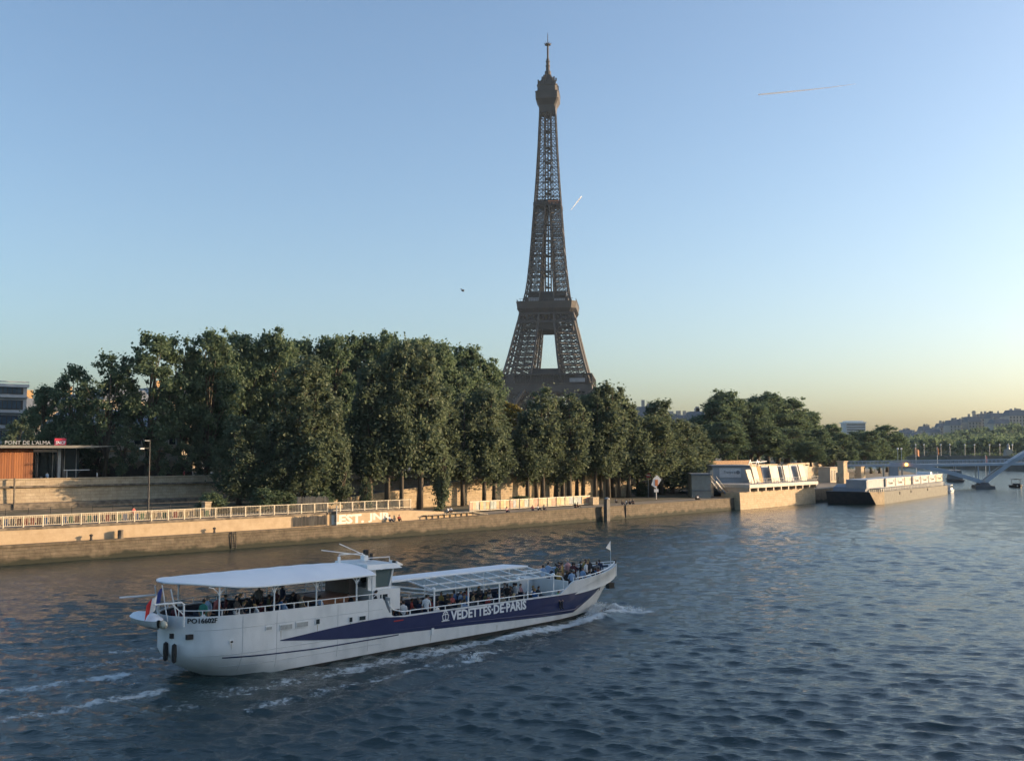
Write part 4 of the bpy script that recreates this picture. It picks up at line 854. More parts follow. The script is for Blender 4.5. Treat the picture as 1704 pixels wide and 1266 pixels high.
# ================================================================== PEOPLE
def fingers(E, w, d, out, tag_):
    """five unequal, slightly curled fingers on a palm at w; d = finger direction, out = thumb side"""
    w, d, out = Vector(w), Vector(d).normalized(), Vector(out).normalized(); curl = d.cross(out).normalized()
    palm = w + d * .07
    ks = []
    for i, (o, l) in enumerate(((-.030, .052), (-.010, .068), (.010, .074), (.030, .062))):
        k = palm + out * o * .9 + d * .018; t = k + d * l * .55; e = t + (d * .8 + curl * .5).normalized() * l * .5; ks.append((k, t, e))
    th = w + d * .02 + out * .032; ks.append((th, th + (d + out).normalized() * .035, th + (d * 1.4 + out * .6).normalized() * .065))
    return palm, ks
def make_body(name, J, arms, legs, head_dir=(1, 0, 0)):
    """J: joints (hip, spine, chest, neck, head); arms / legs: (shoulder, elbow, wrist, hand dir) / (hip, knee, ankle, toe)"""
    V, Ed, Rd, Zone = [], [], [], []
    def v(p, r): V.append(Vector(p)); Rd.append(r if isinstance(r, tuple) else (r, r)); return len(V) - 1
    def e(a, b, z): Ed.append((a, b)); Zone.append(z)
    hip = v(J['hip'], (.135, .15)); sp = v(J['spine'], (.115, .145)); ch = v(J['chest'], (.12, .165)); nk = v(J['neck'], .055)
    h = Vector(J['head']); hd = Vector(head_dir).normalized(); n0 = Vector(J['neck']); up = (h - n0).normalized()
    h1 = v(n0.lerp(h, .62) + hd * .012, (.072, .066)); h2 = v(h + up * .03, (.088, .078)); h3 = v(h + up * .085, (.06, .055))
    e(hip, sp, 1); e(sp, ch, 1); e(ch, nk, 1); e(nk, h1, 0); e(h1, h2, 0); e(h2, h3, 0)
    nose = v(h + hd * .098 - up * .012, .013); e(h2, nose, 0)
    side = up.cross(hd).normalized()
    for sd in (-1, 1): er = v(h + side * sd * .088 + up * .005, .014); e(h2, er, 0)
    for k, (s_, el, wr, hd_) in enumerate(arms):
        sg = 1 if s_[1] > 0 else -1
        a = v(s_, .062); b = v(el, .046); c = v(wr, .031); e(ch, a, 1); e(a, b, 1); e(b, c, 0)
        palm, ks = fingers(None, wr, hd_, (hd if abs(Vector(hd_).normalized().dot(hd)) < .8 else side * -sg), k); p = v(palm, (.036, .020)); e(c, p, 0)
        for i, (k0, t, en) in enumerate(ks):
            a0 = v(k0, .0105); a1 = v(t, .0095); a2 = v(en, .0075); e(p if i < 4 else c, a0, 0); e(a0, a1, 0); e(a1, a2, 0)
    for hp, kn, an, to in legs:
        a = v(hp, .098); b = v(kn, .064); c = v(an, .045); d = v(to, (.036, .045)); e(hip, a, 2); e(a, b, 2); e(b, c, 2); e(c, d, 3)
    me = bpy.data.meshes.new(name); me.from_pydata(V, Ed, []); o = bpy.data.objects.new(name, me); COL.objects.link(o)
    sk = o.modifiers.new('skin', 'SKIN'); sk.use_smooth_shade = True; o.modifiers.new('sub', 'SUBSURF').levels = 1
    sv = me.skin_vertices[0].data
    for i, r in enumerate(Rd): sv[i].radius = r; sv[i].use_root = i == 0
    dg = bpy.context.evaluated_depsgraph_get(); m2 = bpy.data.meshes.new_from_object(o.evaluated_get(dg)); bpy.data.objects.remove(o); bpy.data.meshes.remove(me)
    m2.name = 'person'; m2.materials.clear()
    for _ in range(5): m2.materials.append(None)
    seg_a = np.array([V[a] for a, b in Ed]); seg_b = np.array([V[b] for a, b in Ed]); rad = np.array([(max(Rd[a]) + max(Rd[b])) / 2 for a, b in Ed]); z = np.array(Zone)
    eyes = [h + hd * .082 + side * .030 * s_ + up * .012 for s_ in (-1, 1)]
    idx = []
    for p in m2.polygons:
        c = np.array(p.center); t = np.clip(((c - seg_a) * (seg_b - seg_a)).sum(1) / ((seg_b - seg_a) ** 2).sum(1), 0, 1); d = np.linalg.norm(seg_a + (seg_b - seg_a) * t[:, None] - c, axis=1) - rad * .6
        m = int(z[d.argmin()])
        if any((Vector(c) - q).length < .016 for q in eyes): m = 4
        idx.append(m)
    m2.polygons.foreach_set('material_index', idx); m2.polygons.foreach_set('use_smooth', [True] * len(idx))
    # hair: a cap hugging the skull, open over the face
    hb = MB(); n, m_ = 16, 9; vs = []
    for i in range(m_ + 1):
        a = R(118) * i / m_
        for j in range(n):
            t = 2 * math.pi * j / n; front = math.cos(t); aa = a * (1 - .40 * max(0, front) ** 1.5)
            q = hd * (math.sin(aa) * math.cos(t) * .107 - .010) + side * (math.sin(aa) * math.sin(t) * .094) + up * (math.cos(aa) * .112 + .022); vs.append(h + q)
    hb.add(vs, [(i * n + j, (i + 1) * n + j, (i + 1) * n + (j + 1) % n, i * n + (j + 1) % n) for i in range(m_) for j in range(n)])
    hm = hb.mesh('hair', [M_DARK], True); hm.materials.clear(); hm.materials.append(None)
    return m2, hm
def arm(sg, sh, el, wr, d): return ((sh[0], sg * sh[1], sh[2]), (el[0], sg * el[1], el[2]), (wr[0], sg * wr[1], wr[2]), d)
STJ = dict(hip=(0, 0, .95), spine=(0, 0, 1.14), chest=(.01, 0, 1.37), neck=(.0, 0, 1.50), head=(.02, 0, 1.655))
STL = [((0, s * .09, .90), (.025, s * .10, .50), (-.01, s * .105, .10), (.13, s * .12, .04)) for s in (-1, 1)]
STL2 = [((0, s * .09, .90), (.10 * s + .02, s * .10, .50), (.20 * s - .04, s * .10, .11), (.20 * s + .11, s * .11, .05)) for s in (-1, 1)]
ADN = lambda sg: arm(sg, (0, .19, 1.41), (-.03, .25, 1.14), (.06, .26, .90), (.25, 0, -1))
AFW = lambda sg: arm(sg, (0, .19, 1.41), (.06, .26, 1.15), (.32, .17, 1.10), (1, -.3 * sg, .1))
AUP = lambda sg: arm(sg, (0, .19, 1.41), (.20, .24, 1.28), (.34, .08, 1.52), (.3, -.2 * sg, 1))
def sit(lean=0.0, fold=True):
    J = dict(hip=(0, 0, .06), spine=(-.02 + lean * .2, 0, .26), chest=(-.02 + lean * .5, 0, .49), neck=(-.02 + lean * .7, 0, .62), head=(.01 + lean * .85, 0, .775))
    x = J['chest'][0]
    Lg = [((.03, s * .09, .04), (.43, s * .12, .07), (.42, s * .12, -.33), (.56, s * .13, -.39)) for s in (-1, 1)]
    Ar = [arm(s, (x, .19, .53), (x + .06, .26, .27), (x + .30, .15, .17), (1, -.3 * s, -.2)) for s in (-1, 1)]
    return J, Ar, Lg
def ground_sit():
    J = dict(hip=(0, 0, .13), spine=(-.05, 0, .32), chest=(-.02, 0, .54), neck=(.02, 0, .67), head=(.05, 0, .82))
    Lg = [((.05, s * .09, .12), (.38, s * .13, .42), (.52, s * .12, .08), (.66, s * .13, .04)) for s in (-1, 1)]
    Ar = [arm(s, (0, .19, .57), (.12, .27, .36), (.36, .13, .40), (1, -.6 * s, -.3)) for s in (-1, 1)]
    return J, Ar, Lg
BODY = {'standing': make_body('standing', STJ, [ADN(-1), ADN(1)], STL), 'leaning on hands': make_body('leaning', STJ, [AFW(-1), AFW(1)], STL2), 'taking a photo': make_body('photo', STJ, [AUP(-1), AUP(1)], STL),
        'walking': make_body('walking', STJ, [arm(-1, (0, .19, 1.41), (-.10, .24, 1.15), (.02, .25, .92), (.4, 0, -1)), arm(1, (0, .19, 1.41), (.06, .24, 1.14), (.22, .22, .95), (.6, 0, -1))], [((0, s * .09, .90), (.16 * s + .05, s * .10, .50), (.30 * s - .08, s * .10, .12), (.30 * s + .06, s * .11, .06)) for s in (-1, 1)]),
        'seated': make_body('seated', *sit()), 'seated leaning forward': make_body('seated2', *sit(.28)), 'sitting on the ground': make_body('ground', *ground_sit())}
SKIN = [mat('skin_%d' % i, c, .6, tuple(x * .9 for x in c), 8) for i, c in enumerate(((.55, .33, .22), (.45, .25, .16), (.28, .14, .08), (.12, .06, .035)))]
HAIR = {k: mat('hair_' + k, c, .7, tuple(x * .6 for x in c), 30) for k, c in (('dark', (.012, .010, .009)), ('brown', (.06, .035, .02)), ('blond', (.34, .23, .10)), ('grey', (.30, .29, .27)), ('straw hat', (.55, .42, .22)), ('white cap', (.72, .73, .74)))}
CLOTH = {k: mat('cloth_' + k.replace(' ', '_'), c, .85, tuple(x * .75 for x in c), 14, bump=.3, bscale=20) for k, c in (
    ('white', (.70, .71, .72)), ('black', (.014, .014, .016)), ('navy', (.02, .03, .075)), ('light blue', (.32, .44, .62)), ('red', (.34, .045, .04)), ('coral', (.55, .15, .13)), ('green', (.04, .22, .17)),
    ('grey', (.16, .165, .17)), ('dark grey', (.05, .052, .056)), ('beige', (.40, .32, .22)), ('blue', (.04, .16, .42)), ('maroon', (.10, .02, .025)), ('olive', (.09, .09, .04)), ('pink', (.55, .30, .30)), ('mustard', (.36, .24, .06)), ('neon green', (.10, .55, .10)))}
M_EYE = mat('eye_dark', (.02, .015, .012), .4)
PEOPLE = []
prng = random.Random(42)
def person(pose, pos, heading, top, bottom, hair='dark', skin=None, scale=1.0, label=None, group=None):
    bm_, hm = BODY[pose]; o = bpy.data.objects.new('person', bm_); COL.objects.link(o); o.location = pos; o.rotation_euler = (0, 0, heading); o.scale = (scale,) * 3
    ms = (skin or SKIN[prng.choice((0, 0, 1, 1, 2, 3))], CLOTH[top], CLOTH[bottom], M_BLACK, M_EYE)
    for i, m in enumerate(ms): o.material_slots[i].link = 'OBJECT'; o.material_slots[i].material = m
    h = bpy.data.objects.new('hat' if 'hat' in hair or 'cap' in hair else 'hair', hm); COL.objects.link(h); h.parent = o; h.material_slots[0].link = 'OBJECT'; h.material_slots[0].material = HAIR[hair]
    if 'hat' in hair: h.scale = (1.0, 1.0, 1.0)
    tag(o, label, 'person', group); o['_d'] = (pose, top, hair); PEOPLE.append(o); return o
TOPS = ['white', 'black', 'navy', 'light blue', 'red', 'coral', 'grey', 'dark grey', 'beige', 'blue', 'maroon', 'olive', 'pink', 'black', 'dark grey', 'navy', 'white', 'black', 'mustard', 'black']
BOTS = ['black', 'navy', 'dark grey', 'beige', 'navy', 'black']
HAIRS = ['dark', 'dark', 'brown', 'brown', 'blond', 'grey', 'dark']
def on_boat(s, y, z): return boat.matrix_basis @ Vector((s, y, z))
def boat_zone(rows, group, where):
    rows = sorted(rows, key=lambda r: (r[0], r[1])); seen = {}
    for k, (s, y, z, pose, hd, top, bot, hair) in enumerate(rows):
        p = person(pose, on_boat(s, y, z), BOAT_ROT + R(hd), top, bot, hair, scale=prng.uniform(.94, 1.04), group=group)
        p['label'] = 'passenger in %s, %s, %s from stern %s' % (top, pose, ordinal(k + 1), where)
def rnd(pose_pool, hd_pool):
    return prng.choice(pose_pool), prng.choice(hd_pool) + prng.uniform(-25, 25), prng.choice(TOPS), prng.choice(BOTS), prng.choice(HAIRS)
AFT = 2.38; MAIN = 1.05; FORE = 2.0
rows = [(1.55, -1.55, AFT, 'standing', 30, 'green', 'green', 'dark'), (2.1, -.9, AFT, 'standing', 200, 'light blue', 'beige', 'grey'), (1.35, -2.0, AFT + .42, 'seated', 20, 'white', 'navy', 'dark'), (3.4, -1.6, AFT, 'leaning on hands', -60, 'dark grey', 'white', 'dark'), (3.3, -.6, AFT, 'standing', 160, 'maroon', 'black', 'dark'),
        (6.1, -2.05, AFT + .42, 'seated', 0, 'light blue', 'navy', 'dark'), (7.5, .6, AFT, 'standing', 180, 'navy', 'black', 'dark'), (6.3, 1.2, AFT, 'standing', -90, 'grey', 'black', 'brown'), (8.4, -2.0, AFT + .42, 'seated', 10, 'light blue', 'navy', 'dark'), (10.6, -2.1, AFT + .42, 'seated leaning forward', 170, 'black', 'black', 'dark'),
        (11.9, -2.2, AFT + .42, 'seated leaning forward', 0, 'dark grey', 'black', 'dark'), (4.5, -2.1, AFT + .42, 'seated leaning forward', 170, 'white', 'beige', 'blond'), (5.0, .2, AFT + .42, 'seated', 180, 'black', 'navy', 'dark'), (1.0, .6, AFT + .42, 'seated', 40, 'maroon', 'navy', 'dark'), (.95, -.4, AFT + .42, 'seated', 0, 'maroon', 'navy', 'dark')]
for s in (2.4, 3.7, 5.0, 6.3, 7.6):
    for y in (-1.1, .3, 1.7):
        if prng.random() < .62: pz, hd, tp, bt, hr = rnd(['seated', 'seated leaning forward'], [0, 0, 180]); rows.append((s + .15, y, AFT + .45, pz, hd, tp, bt, hr))
boat_zone(rows, 'passengers under the white canopy', 'under white canopy')
rows = [(13.9, -1.3, MAIN, 'standing', 90, 'black', 'navy', 'dark'), (14.4, -1.9, MAIN, 'standing', 40, 'white', 'black', 'dark'), (14.9, -1.0, MAIN, 'leaning on hands', 120, 'black', 'black', 'brown'), (16.0, -2.15, MAIN + .2, 'standing', 60, 'white', 'navy', 'dark'), (15.9, .5, MAIN, 'standing', 30, 'grey', 'black', 'dark'),
        (15.4, 1.4, MAIN, 'standing', -20, 'light blue', 'black', 'brown'), (22.6, .4, MAIN, 'leaning on hands', 120, 'dark grey', 'black', 'dark'), (24.3, -.6, MAIN, 'taking a photo', 60, 'black', 'grey', 'dark'), (24.8, .2, MAIN, 'standing', 160, 'grey', 'grey', 'dark'), (25.4, -.3, MAIN, 'leaning on hands', 10, 'white', 'black', 'dark'), (24.9, -2.1, MAIN + .45, 'seated leaning forward', 0, 'black', 'navy', 'white cap'),
        (23.4, -2.2, MAIN + .45, 'seated', 0, 'beige', 'navy', 'straw hat'), (27.3, -2.35, MAIN + .35, 'seated leaning forward', -80, 'neon green', 'black', 'dark')]
for s in frange(14.6, 27.0, 11):
    for y in (-2.0, -1.55, -.65, -.25, .6, 1.05, 1.75):
        if s > 15.9 and prng.random() < (.82 if s < 24.5 else .3): pz, hd, tp, bt, hr = rnd(['seated', 'seated', 'seated leaning forward', 'seated'], [0, 0, 0, 180, -60]); rows.append((s + .12, y, MAIN + .45, pz, hd, tp, bt, hr))
boat_zone(rows, 'passengers under the glazed roof', 'on the middle deck')
rows = []
for k in range(24):
    s = 28.9 + 5.4 * ((k * .618) % 1) ** .9; y = prng.uniform(-.85, .9) * max(.1, b_half(s, 2.8) - .25); pz, hd, tp, bt, hr = rnd(['standing', 'standing', 'leaning on hands', 'taking a photo', 'standing'], [0, 0, 30, -60, 180, 60]); rows.append((s, y, FORE - (.45 if y < -.6 else .12), pz, hd, tp, bt, hr))
rows += [(29.6, -1.7, FORE - .35, 'leaning on hands', 60, 'light blue', 'black', 'dark'), (32.6, -1.25, FORE - .5, 'standing', 0, 'blue', 'black', 'brown'), (31.4, -1.75, FORE - .5, 'standing', 0, 'white', 'black', 'dark')]
boat_zone(rows, 'passengers crowding the bow', 'crowding the bow')
# people on the quay
QP = [(745, 1.0, 'sitting on the ground', 'white', 'dark grey', 'dark', 'white shirt sitting on the low wooden bench'), (750, 1.4, 'sitting on the ground', 'white', 'black', 'brown', 'white shirt beside another on the low bench'), (664, .7, 'sitting on the ground', 'red', 'black', 'dark', 'red top sitting by the graffiti wall'), (648, .7, 'sitting on the ground', 'light blue', 'navy', 'dark', 'pale blue top sitting at the end of the graffiti'),
      (843, .6, 'sitting on the ground', 'pink', 'navy', 'brown', 'pink top sitting alone on the quay edge'), (886, .6, 'sitting on the ground', 'coral', 'navy', 'blond', 'coral top sitting on the quay edge'), (895, .7, 'sitting on the ground', 'white', 'black', 'dark', 'white top sitting on the quay edge'), (905, .6, 'sitting on the ground', 'grey', 'navy', 'brown', 'grey top sitting on the quay edge'),
      (957, .7, 'sitting on the ground', 'black', 'black', 'dark', 'black clothes sitting near the end of the panel fence'), (961, 1.0, 'sitting on the ground', 'maroon', 'black', 'dark', 'maroon top beside one in black near the panel fence'), (1035, 1.2, 'sitting on the ground', 'black', 'navy', 'dark', 'black top sitting right of the mooring post'), (1042, 1.4, 'sitting on the ground', 'white', 'black', 'brown', 'white top in the group right of the mooring post'),
      (1048, 1.0, 'sitting on the ground', 'navy', 'black', 'dark', 'navy top in the group right of the mooring post'), (1053, .9, 'sitting on the ground', 'dark grey', 'black', 'dark', 'dark grey top at the end of the group by the post'), (1158, .6, 'sitting on the ground', 'black', 'black', 'dark', 'black top on the quay below the grey pavilion'), (1161, .8, 'sitting on the ground', 'white', 'black', 'dark', 'white top on the quay below the grey pavilion'),
      (1025, 4, 'sitting on the ground', 'grey', 'black', 'dark', 'grey top sitting back from the quay edge')]
for px, t, pose, tp, bt, hr, lb in QP:
    s = s_at(px, t, 2.3); person(pose, bank(s, t, (edge_z(s) if t < 3 else 2.47) + .01), BANK_ROT - R(90) + R(prng.uniform(-40, 40)), tp, bt, hr, label='person in ' + lb, group='people on the quay')
for px, t, z, pose, tp, bt, lb in ((161, 31, UPZ, 'standing', 'white', 'grey', 'white top waiting beside the station roof'), (306, 31, UPZ, 'standing', 'red', 'navy', 'red top on the upper embankment behind the parapet'), (1361, 6, 4.0, 'walking', 'black', 'black', 'black at the right end of the pavilion terrace'), (78, 31, UPZ, 'standing', 'light blue', 'black', 'pale blue top inside the station entrance'),
                               (94, 32, UPZ, 'walking', 'dark grey', 'black', 'dark grey beside the station column'), (1395, 8, 3.2, 'walking', 'dark grey', 'black', 'dark clothes walking behind the barge bow'), (222, 6, 3.45, 'walking', 'coral', 'black', 'coral top on the road behind the cream railing')):
    s = s_at(px, t, z); person(pose, bank(s, t, z + .012), BANK_ROT + R(prng.uniform(0, 360)), tp, bt, 'dark', label='person in ' + lb, group='people on the bank')
for o in PEOPLE:
    if '_d' in o: del o['_d']

# ================================================================== THINGS ON THE LEFT BANK
# cream railing on the beige wall: a post per bay, thin balusters between
sp0, sp1 = s_at(-30, 1.3), s_at(683, 1.3)
railing = thing('railing', 'long cream painted railing with thin balusters above the beige wall', 'railing', tuple(bank(sp0, 1.3, 3.78)), 0)
nb = int((sp1 - sp0) / 1.95); pts = [bank(sp0 + (sp1 - sp0) * k / nb, 1.3, 3.78) for k in range(nb + 1)]
BAN = [mat('banner_%d' % i, c, .8, tuple(x * .6 for x in c), 6) for i, c in enumerate(((.22, .05, .04), (.05, .10, .22), (.06, .14, .08), (.25, .20, .12), (.10, .09, .09), (.12, .15, .17)))]
for k, p in enumerate(pts): MB().cbox((p.x, p.y, p.z + .62), (.12, .12, 1.24), BANK_ROT).build('post', M_RAIL, railing, world=True)
for k, (p, q) in enumerate(zip(pts, pts[1:])):
    m = MB(); up = Vector((0, 0, 1)); m.beam(p + up * 1.2, q + up * 1.2, .11, .07); m.beam(p + up * .16, q + up * .16, .06)
    for j in range(1, 9): a = p.lerp(q, j / 9); m.beam(a + up * .16, a + up * 1.18, .045)
    o = m.build('baluster_panel', M_RAIL, railing, world=True); o['kind'] = 'stuff'
    if to_px(p)[0] < 345:
        n_ = Vector((N2.x, N2.y, 0)) * -.22; rr = random.Random(k)
        for j in range(3):
            a, b = p.lerp(q, j / 3 + .03), p.lerp(q, (j + 1) / 3 - .03)
            MB().beam(a + n_ + up * .52, b + n_ + up * .52, .04, .82).build('banner', rr.choice(BAN), railing, world=True)
# bollards on the ledge
for i, (px, t) in enumerate(((152, .35), (201, .4), (357, .35))):
    b = bank(s_at(px, t), t, 2.05)
    tag(MB().lathe([(.2, 0), (.2, .06), (.13, .1), (.12, .42), (.2, .5), (.2, .6), (.05, .68)] if i != 1 else [(.32, 0), (.32, .9), (.28, .95)], b, 12).build('bollard', M_DARK if i != 1 else M_LEDGE, world=True),
        ['small dark mooring bollard on the ledge at the left', 'stout pale stone bollard on the ledge under the beige wall', 'small dark mooring bollard on the ledge near the iron ladder'][i], 'bollard', 'bollards on the quay ledge')
# dark handrail of the terrace
sh0, sh1 = s_at(-30, 12.3), s_at(343, 12.3)
hr = thing('handrail', 'thin dark handrail on brackets along the low terrace wall', 'railing', tuple(bank(sh0, 12.3, 4.25)))
k = int((sh1 - sh0) / 2.4); pp = [bank(sh0 + (sh1 - sh0) * i / k, 12.35, 4.25) for i in range(k + 1)]; up = Vector((0, 0, 1))
m = MB()
for p, q in zip(pp, pp[1:]):
    for h in (.45, .95): m.beam(p + up * h, q + up * h, .05)
m.build('rail', M_DARK, hr, world=True)
for p in pp: MB().beam(p - up * .05, p + up * .97, .06).build('post', M_DARK, hr, world=True)
b = bank(s_at(343, 12), 12, 3.45)
o = MB().cbox((b.x, b.y, b.z + .8), (.9, .9, 1.6), BANK_ROT).cbox((b.x, b.y, b.z + 1.66), (1.05, 1.05, .14), BANK_ROT).build('gate_pillar', M_UPPER, world=True); tag(o, 'pale stone gate pillar at the end of the terrace handrail', 'pillar')
sh0, sh1 = s_at(415, 16), s_at(462, 16); m = MB()
for h in (.0, .5): m.beam(bank(sh0, 16, 4.9 + h), bank(sh1, 16, 5.5 + h), .06)
for i in range(6): s = sh0 + (sh1 - sh0) * i / 5; m.beam(bank(s, 16, 4.0), bank(s, 16, 5.45 + .6 * i / 5), .06)
tag(m.build('handrail', M_DARK, world=True), 'short dark handrail climbing behind the columnar poplar', 'railing')
# street lamp
b = bank(s_at(246, 8), 8, 3.45); Ht = at_y(246, 732, b.y).z - 3.45
lp = thing('street_lamp', 'tall slim dark street lamp in front of the retaining wall', 'lamp', tuple(b), BANK_ROT)
MB().tube([(0, 0, 0), (0, 0, Ht * .5), (0, 0, Ht)], [.12, .085, .06], 8).build('pole', M_DARK, lp); MB().beam((0, 0, Ht - .15), (-.5, 0, Ht - .1), .08).beam((0, 0, Ht - 1.0), (-1.0, 0, Ht - 1.0), .06).build('arm', M_DARK, lp)
MB().box(-1.25, -.75, -.14, .14, Ht - 1.12, Ht - .98).build('lamp_head', M_WHITE, lp); MB().box(-.7, -.1, -.1, .1, Ht - .12, Ht - .02).build('lamp_head', M_GREYMET, lp)
# plank screen
pf = thing('plank_screen', 'weathered grey wooden plank screen standing across the quay ledge', 'fence', tuple(bank(s_at(515, 1.2), 1.2, 2.05)))
M_PLANK = [mat('plank_%d' % i, c, .9, tuple(x * .6 for x in c), 3, stretch=(1, 1, .2)) for i, c in enumerate(((.40, .35, .27), (.33, .29, .22), (.46, .40, .30)))]
rr = random.Random(9)
for (pa, pb, t, z0, z1) in ((487, 543, .93, 2.1, 3.42), (494, 546, 2.0, 3.5, 5.85)):
    a, b = s_at(pa, t, z0), s_at(pb, t, z0); n = int((b - a) / .17)
    for i in range(n):
        s = a + (b - a) * (i + .5) / n; lean = rr.uniform(-.05, .05)
        MB().beam(bank(s, t, z0 + rr.uniform(0, .1)), bank(s + lean, t, z1 + rr.uniform(-.15, .1)), .035, .145).build('plank', rr.choice(M_PLANK), pf, world=True)
for z in (3.9, 5.3): MB().beam(bank(s_at(494, 2.1), 2.1, z), bank(s_at(546, 2.1), 2.1, z), .06, .1).build('batten', M_PLANK[1], pf, world=True)
for i, px in enumerate((549, 560)): tag(MB().beam(bank(s_at(px, .8), .8, 2.06), bank(s_at(px, .8), .8, 4.6), .5 if i else .12, .08).build('steel_panel', M_GREYMET if i else M_DARK, world=True), ['dark thin steel post beside the plank screen', 'narrow blue grey steel panel at the start of the graffiti'][i], ['post', 'panel'][i])
# graffiti painted on the beige wall
M_GRAF = mat('graffiti_white', (.80, .78, .70), .8, (.70, .67, .58), 2)
for txt, pa, pb in (('LEST.', 552, 606), ('JNR', 613, 650)):
    me = text_mesh(txt, 1.0, .004, bold=.045); xs = [v.co.x for v in me.vertices]; ys = [v.co.y for v in me.vertices]; x0, x1_, y0, y1_ = min(xs), max(xs), min(ys), max(ys); a, b = s_at(pa, 1.03, 2.7), s_at(pb, 1.03, 2.7)
    for v in me.vertices:
        s = a + (b - a) * (v.co.x - x0) / (x1_ - x0); v.co = bank(s, 1.045 - v.co.z, 2.12 + 1.25 * (v.co.y - y0) / (y1_ - y0)) - PARAPET.location
    me.materials.append(M_GRAF); link('graffiti', me, PARAPET)
# low wooden bench platform and steps
bp = thing('bench_platform', 'long low wooden bench platform on the quay edge', 'bench', tuple(bank(s_at(745, 1), 1, 2.2)))
a, b = s_at(703, 1.2, 2.4), s_at(783, 1.2, 2.4); n = 16
for j in range(3): MB().sweep(lambda s: [(.35 + j * .55, edge_z(s) + .52), (.35 + j * .55, edge_z(s) + .6), (.83 + j * .55, edge_z(s) + .6), (.83 + j * .55, edge_z(s) + .52)], seg(a, b)).build('plank', M_PLANK[j], bp, world=True)
for i in range(9): s = a + .2 + (b - a - .4) * i / 8; MB().beam(bank(s, .5, edge_z(s)), bank(s, .5, edge_z(s) + .52), .12).build('leg', M_PLANK[1], bp, world=True)
MB().beam(bank(b, .7, edge_z(b) + .55), bank(b + 3, .7, edge_z(b) + .05), .1, .2).build('brace', M_PLANK[1], bp, world=True)
for o in PEOPLE[:]:
    if 'bench' in o['label'] and 'low' in o['label']: o.location.z += .6
# exhibition fence with coloured panels
a, b = s_at(781, 4.5, 3), s_at(982, 4.5, 3); ef = thing('panel_fence', 'cream framed fence of pale coloured picture panels on the promenade', 'fence', tuple(bank(a, 4.5, 2.45)))
n = 13; PC = [(.44, .28, .15), (.30, .34, .30), (.46, .32, .16), (.38, .23, .16), (.42, .35, .22), (.29, .32, .32), (.48, .31, .15), (.32, .35, .28)]
for i in range(n + 1): s = a + (b - a) * i / n; MB().beam(bank(s, 4.5, 2.45), bank(s, 4.5, 4.05), .1).build('post', M_RAIL, ef, world=True)
for h in (2.62, 4.0): MB().beam(bank(a, 4.5, h), bank(b, 4.5, h), .12, .13 if h > 3 else .1).build('rail', M_RAIL, ef, world=True)
rr = random.Random(4)
for i in range(n):
    s0, s1 = a + (b - a) * i / n + .1, a + (b - a) * (i + 1) / n - .1
    for j in range(3 if i < 5 else 2):
        q = 3 if i < 5 else 2; c = rr.choice(PC); u0, u1 = s0 + (s1 - s0) * j / q, s0 + (s1 - s0) * (j + 1) / q - .04
        MB().beam(bank(u0, 4.55, 3.32), bank(u1, 4.55, 3.32), .05, 1.16).build('panel', mat('panel_%02d' % PC.index(c), c, .7, tuple(x * 1.5 for x in c), 1.4), ef, world=True)
b0 = bank(s_at(988, 4), 4, 2.45); tag(MB().cbox((b0.x, b0.y, b0.z + .6), (1.6, 1.0, 1.2), BANK_ROT).cbox((b0.x, b0.y, b0.z + 1.25), (1.7, 1.1, .1), BANK_ROT).build('stone_block', M_UPPER, world=True), 'grey stone block at the right end of the panel fence', 'block')
# mooring post in the water
b = bank(s_at(1010, -.9, 1), -.9, -1); Hp = at_y(1010, 828, b.y).z + 1
mp = thing('mooring_post', 'tall dark steel mooring post standing in the water against the quay', 'post', tuple(b), BANK_ROT)
MB().box(-.42, .42, -.35, .35, 0, Hp - .2).box(-.55, -.42, -.12, .12, 0, Hp - .5).box(.42, .55, -.12, .12, 0, Hp - .5).build('post', mat('rusty_grey_steel', (.10, .095, .09), .7, (.06, .05, .04), 1.5), mp); MB().lathe([(.5, 0), (.5, .12), (.1, .3)], (0, 0, Hp - .2), 10).build('cap', M_GREYMET, mp)
b = bank(s_at(1041, -.15, 1), -.15, .2); tag(MB().beam(b, b + Vector((0, 0, 2.2)), .14, .2).build('fender_timber', M_DARK, world=True), 'dark timber fender upright on the quay wall right of the mooring post', 'fender')
# road signs
b = bank(s_at(1092, 7), 7, 2.5); hs = at_y(1092, 790, b.y).z - 2.5
sg = thing('waterway_sign', 'white waterway sign with orange marks on a pole among the poplars', 'sign', tuple(b), BANK_ROT - R(90) + R(60))
M_ORANGE = mat('sign_orange', (.65, .20, .06), .6); M_RED = MATS['red_paint']
MB().tube([(0, 0, 0), (0, 0, hs)], .06, 6).build('pole', M_WHITE, sg)
MB().prism([(-1.0, hs - 1.9), (-.2, hs - 2.5), (.6, hs - 1.7), (1.1, hs - .9), (.3, hs - .1), (-.5, hs - .6)], -.05, .05).build('board', M_WHITE, sg); MB().box(-.25, .35, -.09, -.06, hs - 2.1, hs - .9).build('symbol', M_ORANGE, sg); MB().box(-.45, .45, -.06, .06, hs - 3.3, hs - 2.7).build('plate', M_WHITE, sg)
b = bank(s_at(1079, 12), 12, 2.5); hs = at_y(1079, 788, b.y).z - 2.5
sg = thing('round_sign', 'red round traffic sign half hidden in the leaves', 'sign', tuple(b), BANK_ROT - R(60)); MB().tube([(0, 0, 0), (0, 0, hs)], .05, 6).build('pole', M_GREYMET, sg); MB().prism([(.5 * math.cos(k * math.pi / 8), hs - .3 + .5 * math.sin(k * math.pi / 8)) for k in range(16)], -.09, -.05).build('disc', M_RED, sg); MB().box(-.35, .35, -.12, -.095, hs - .38, hs - .22).build('bar', M_WHITE, sg)

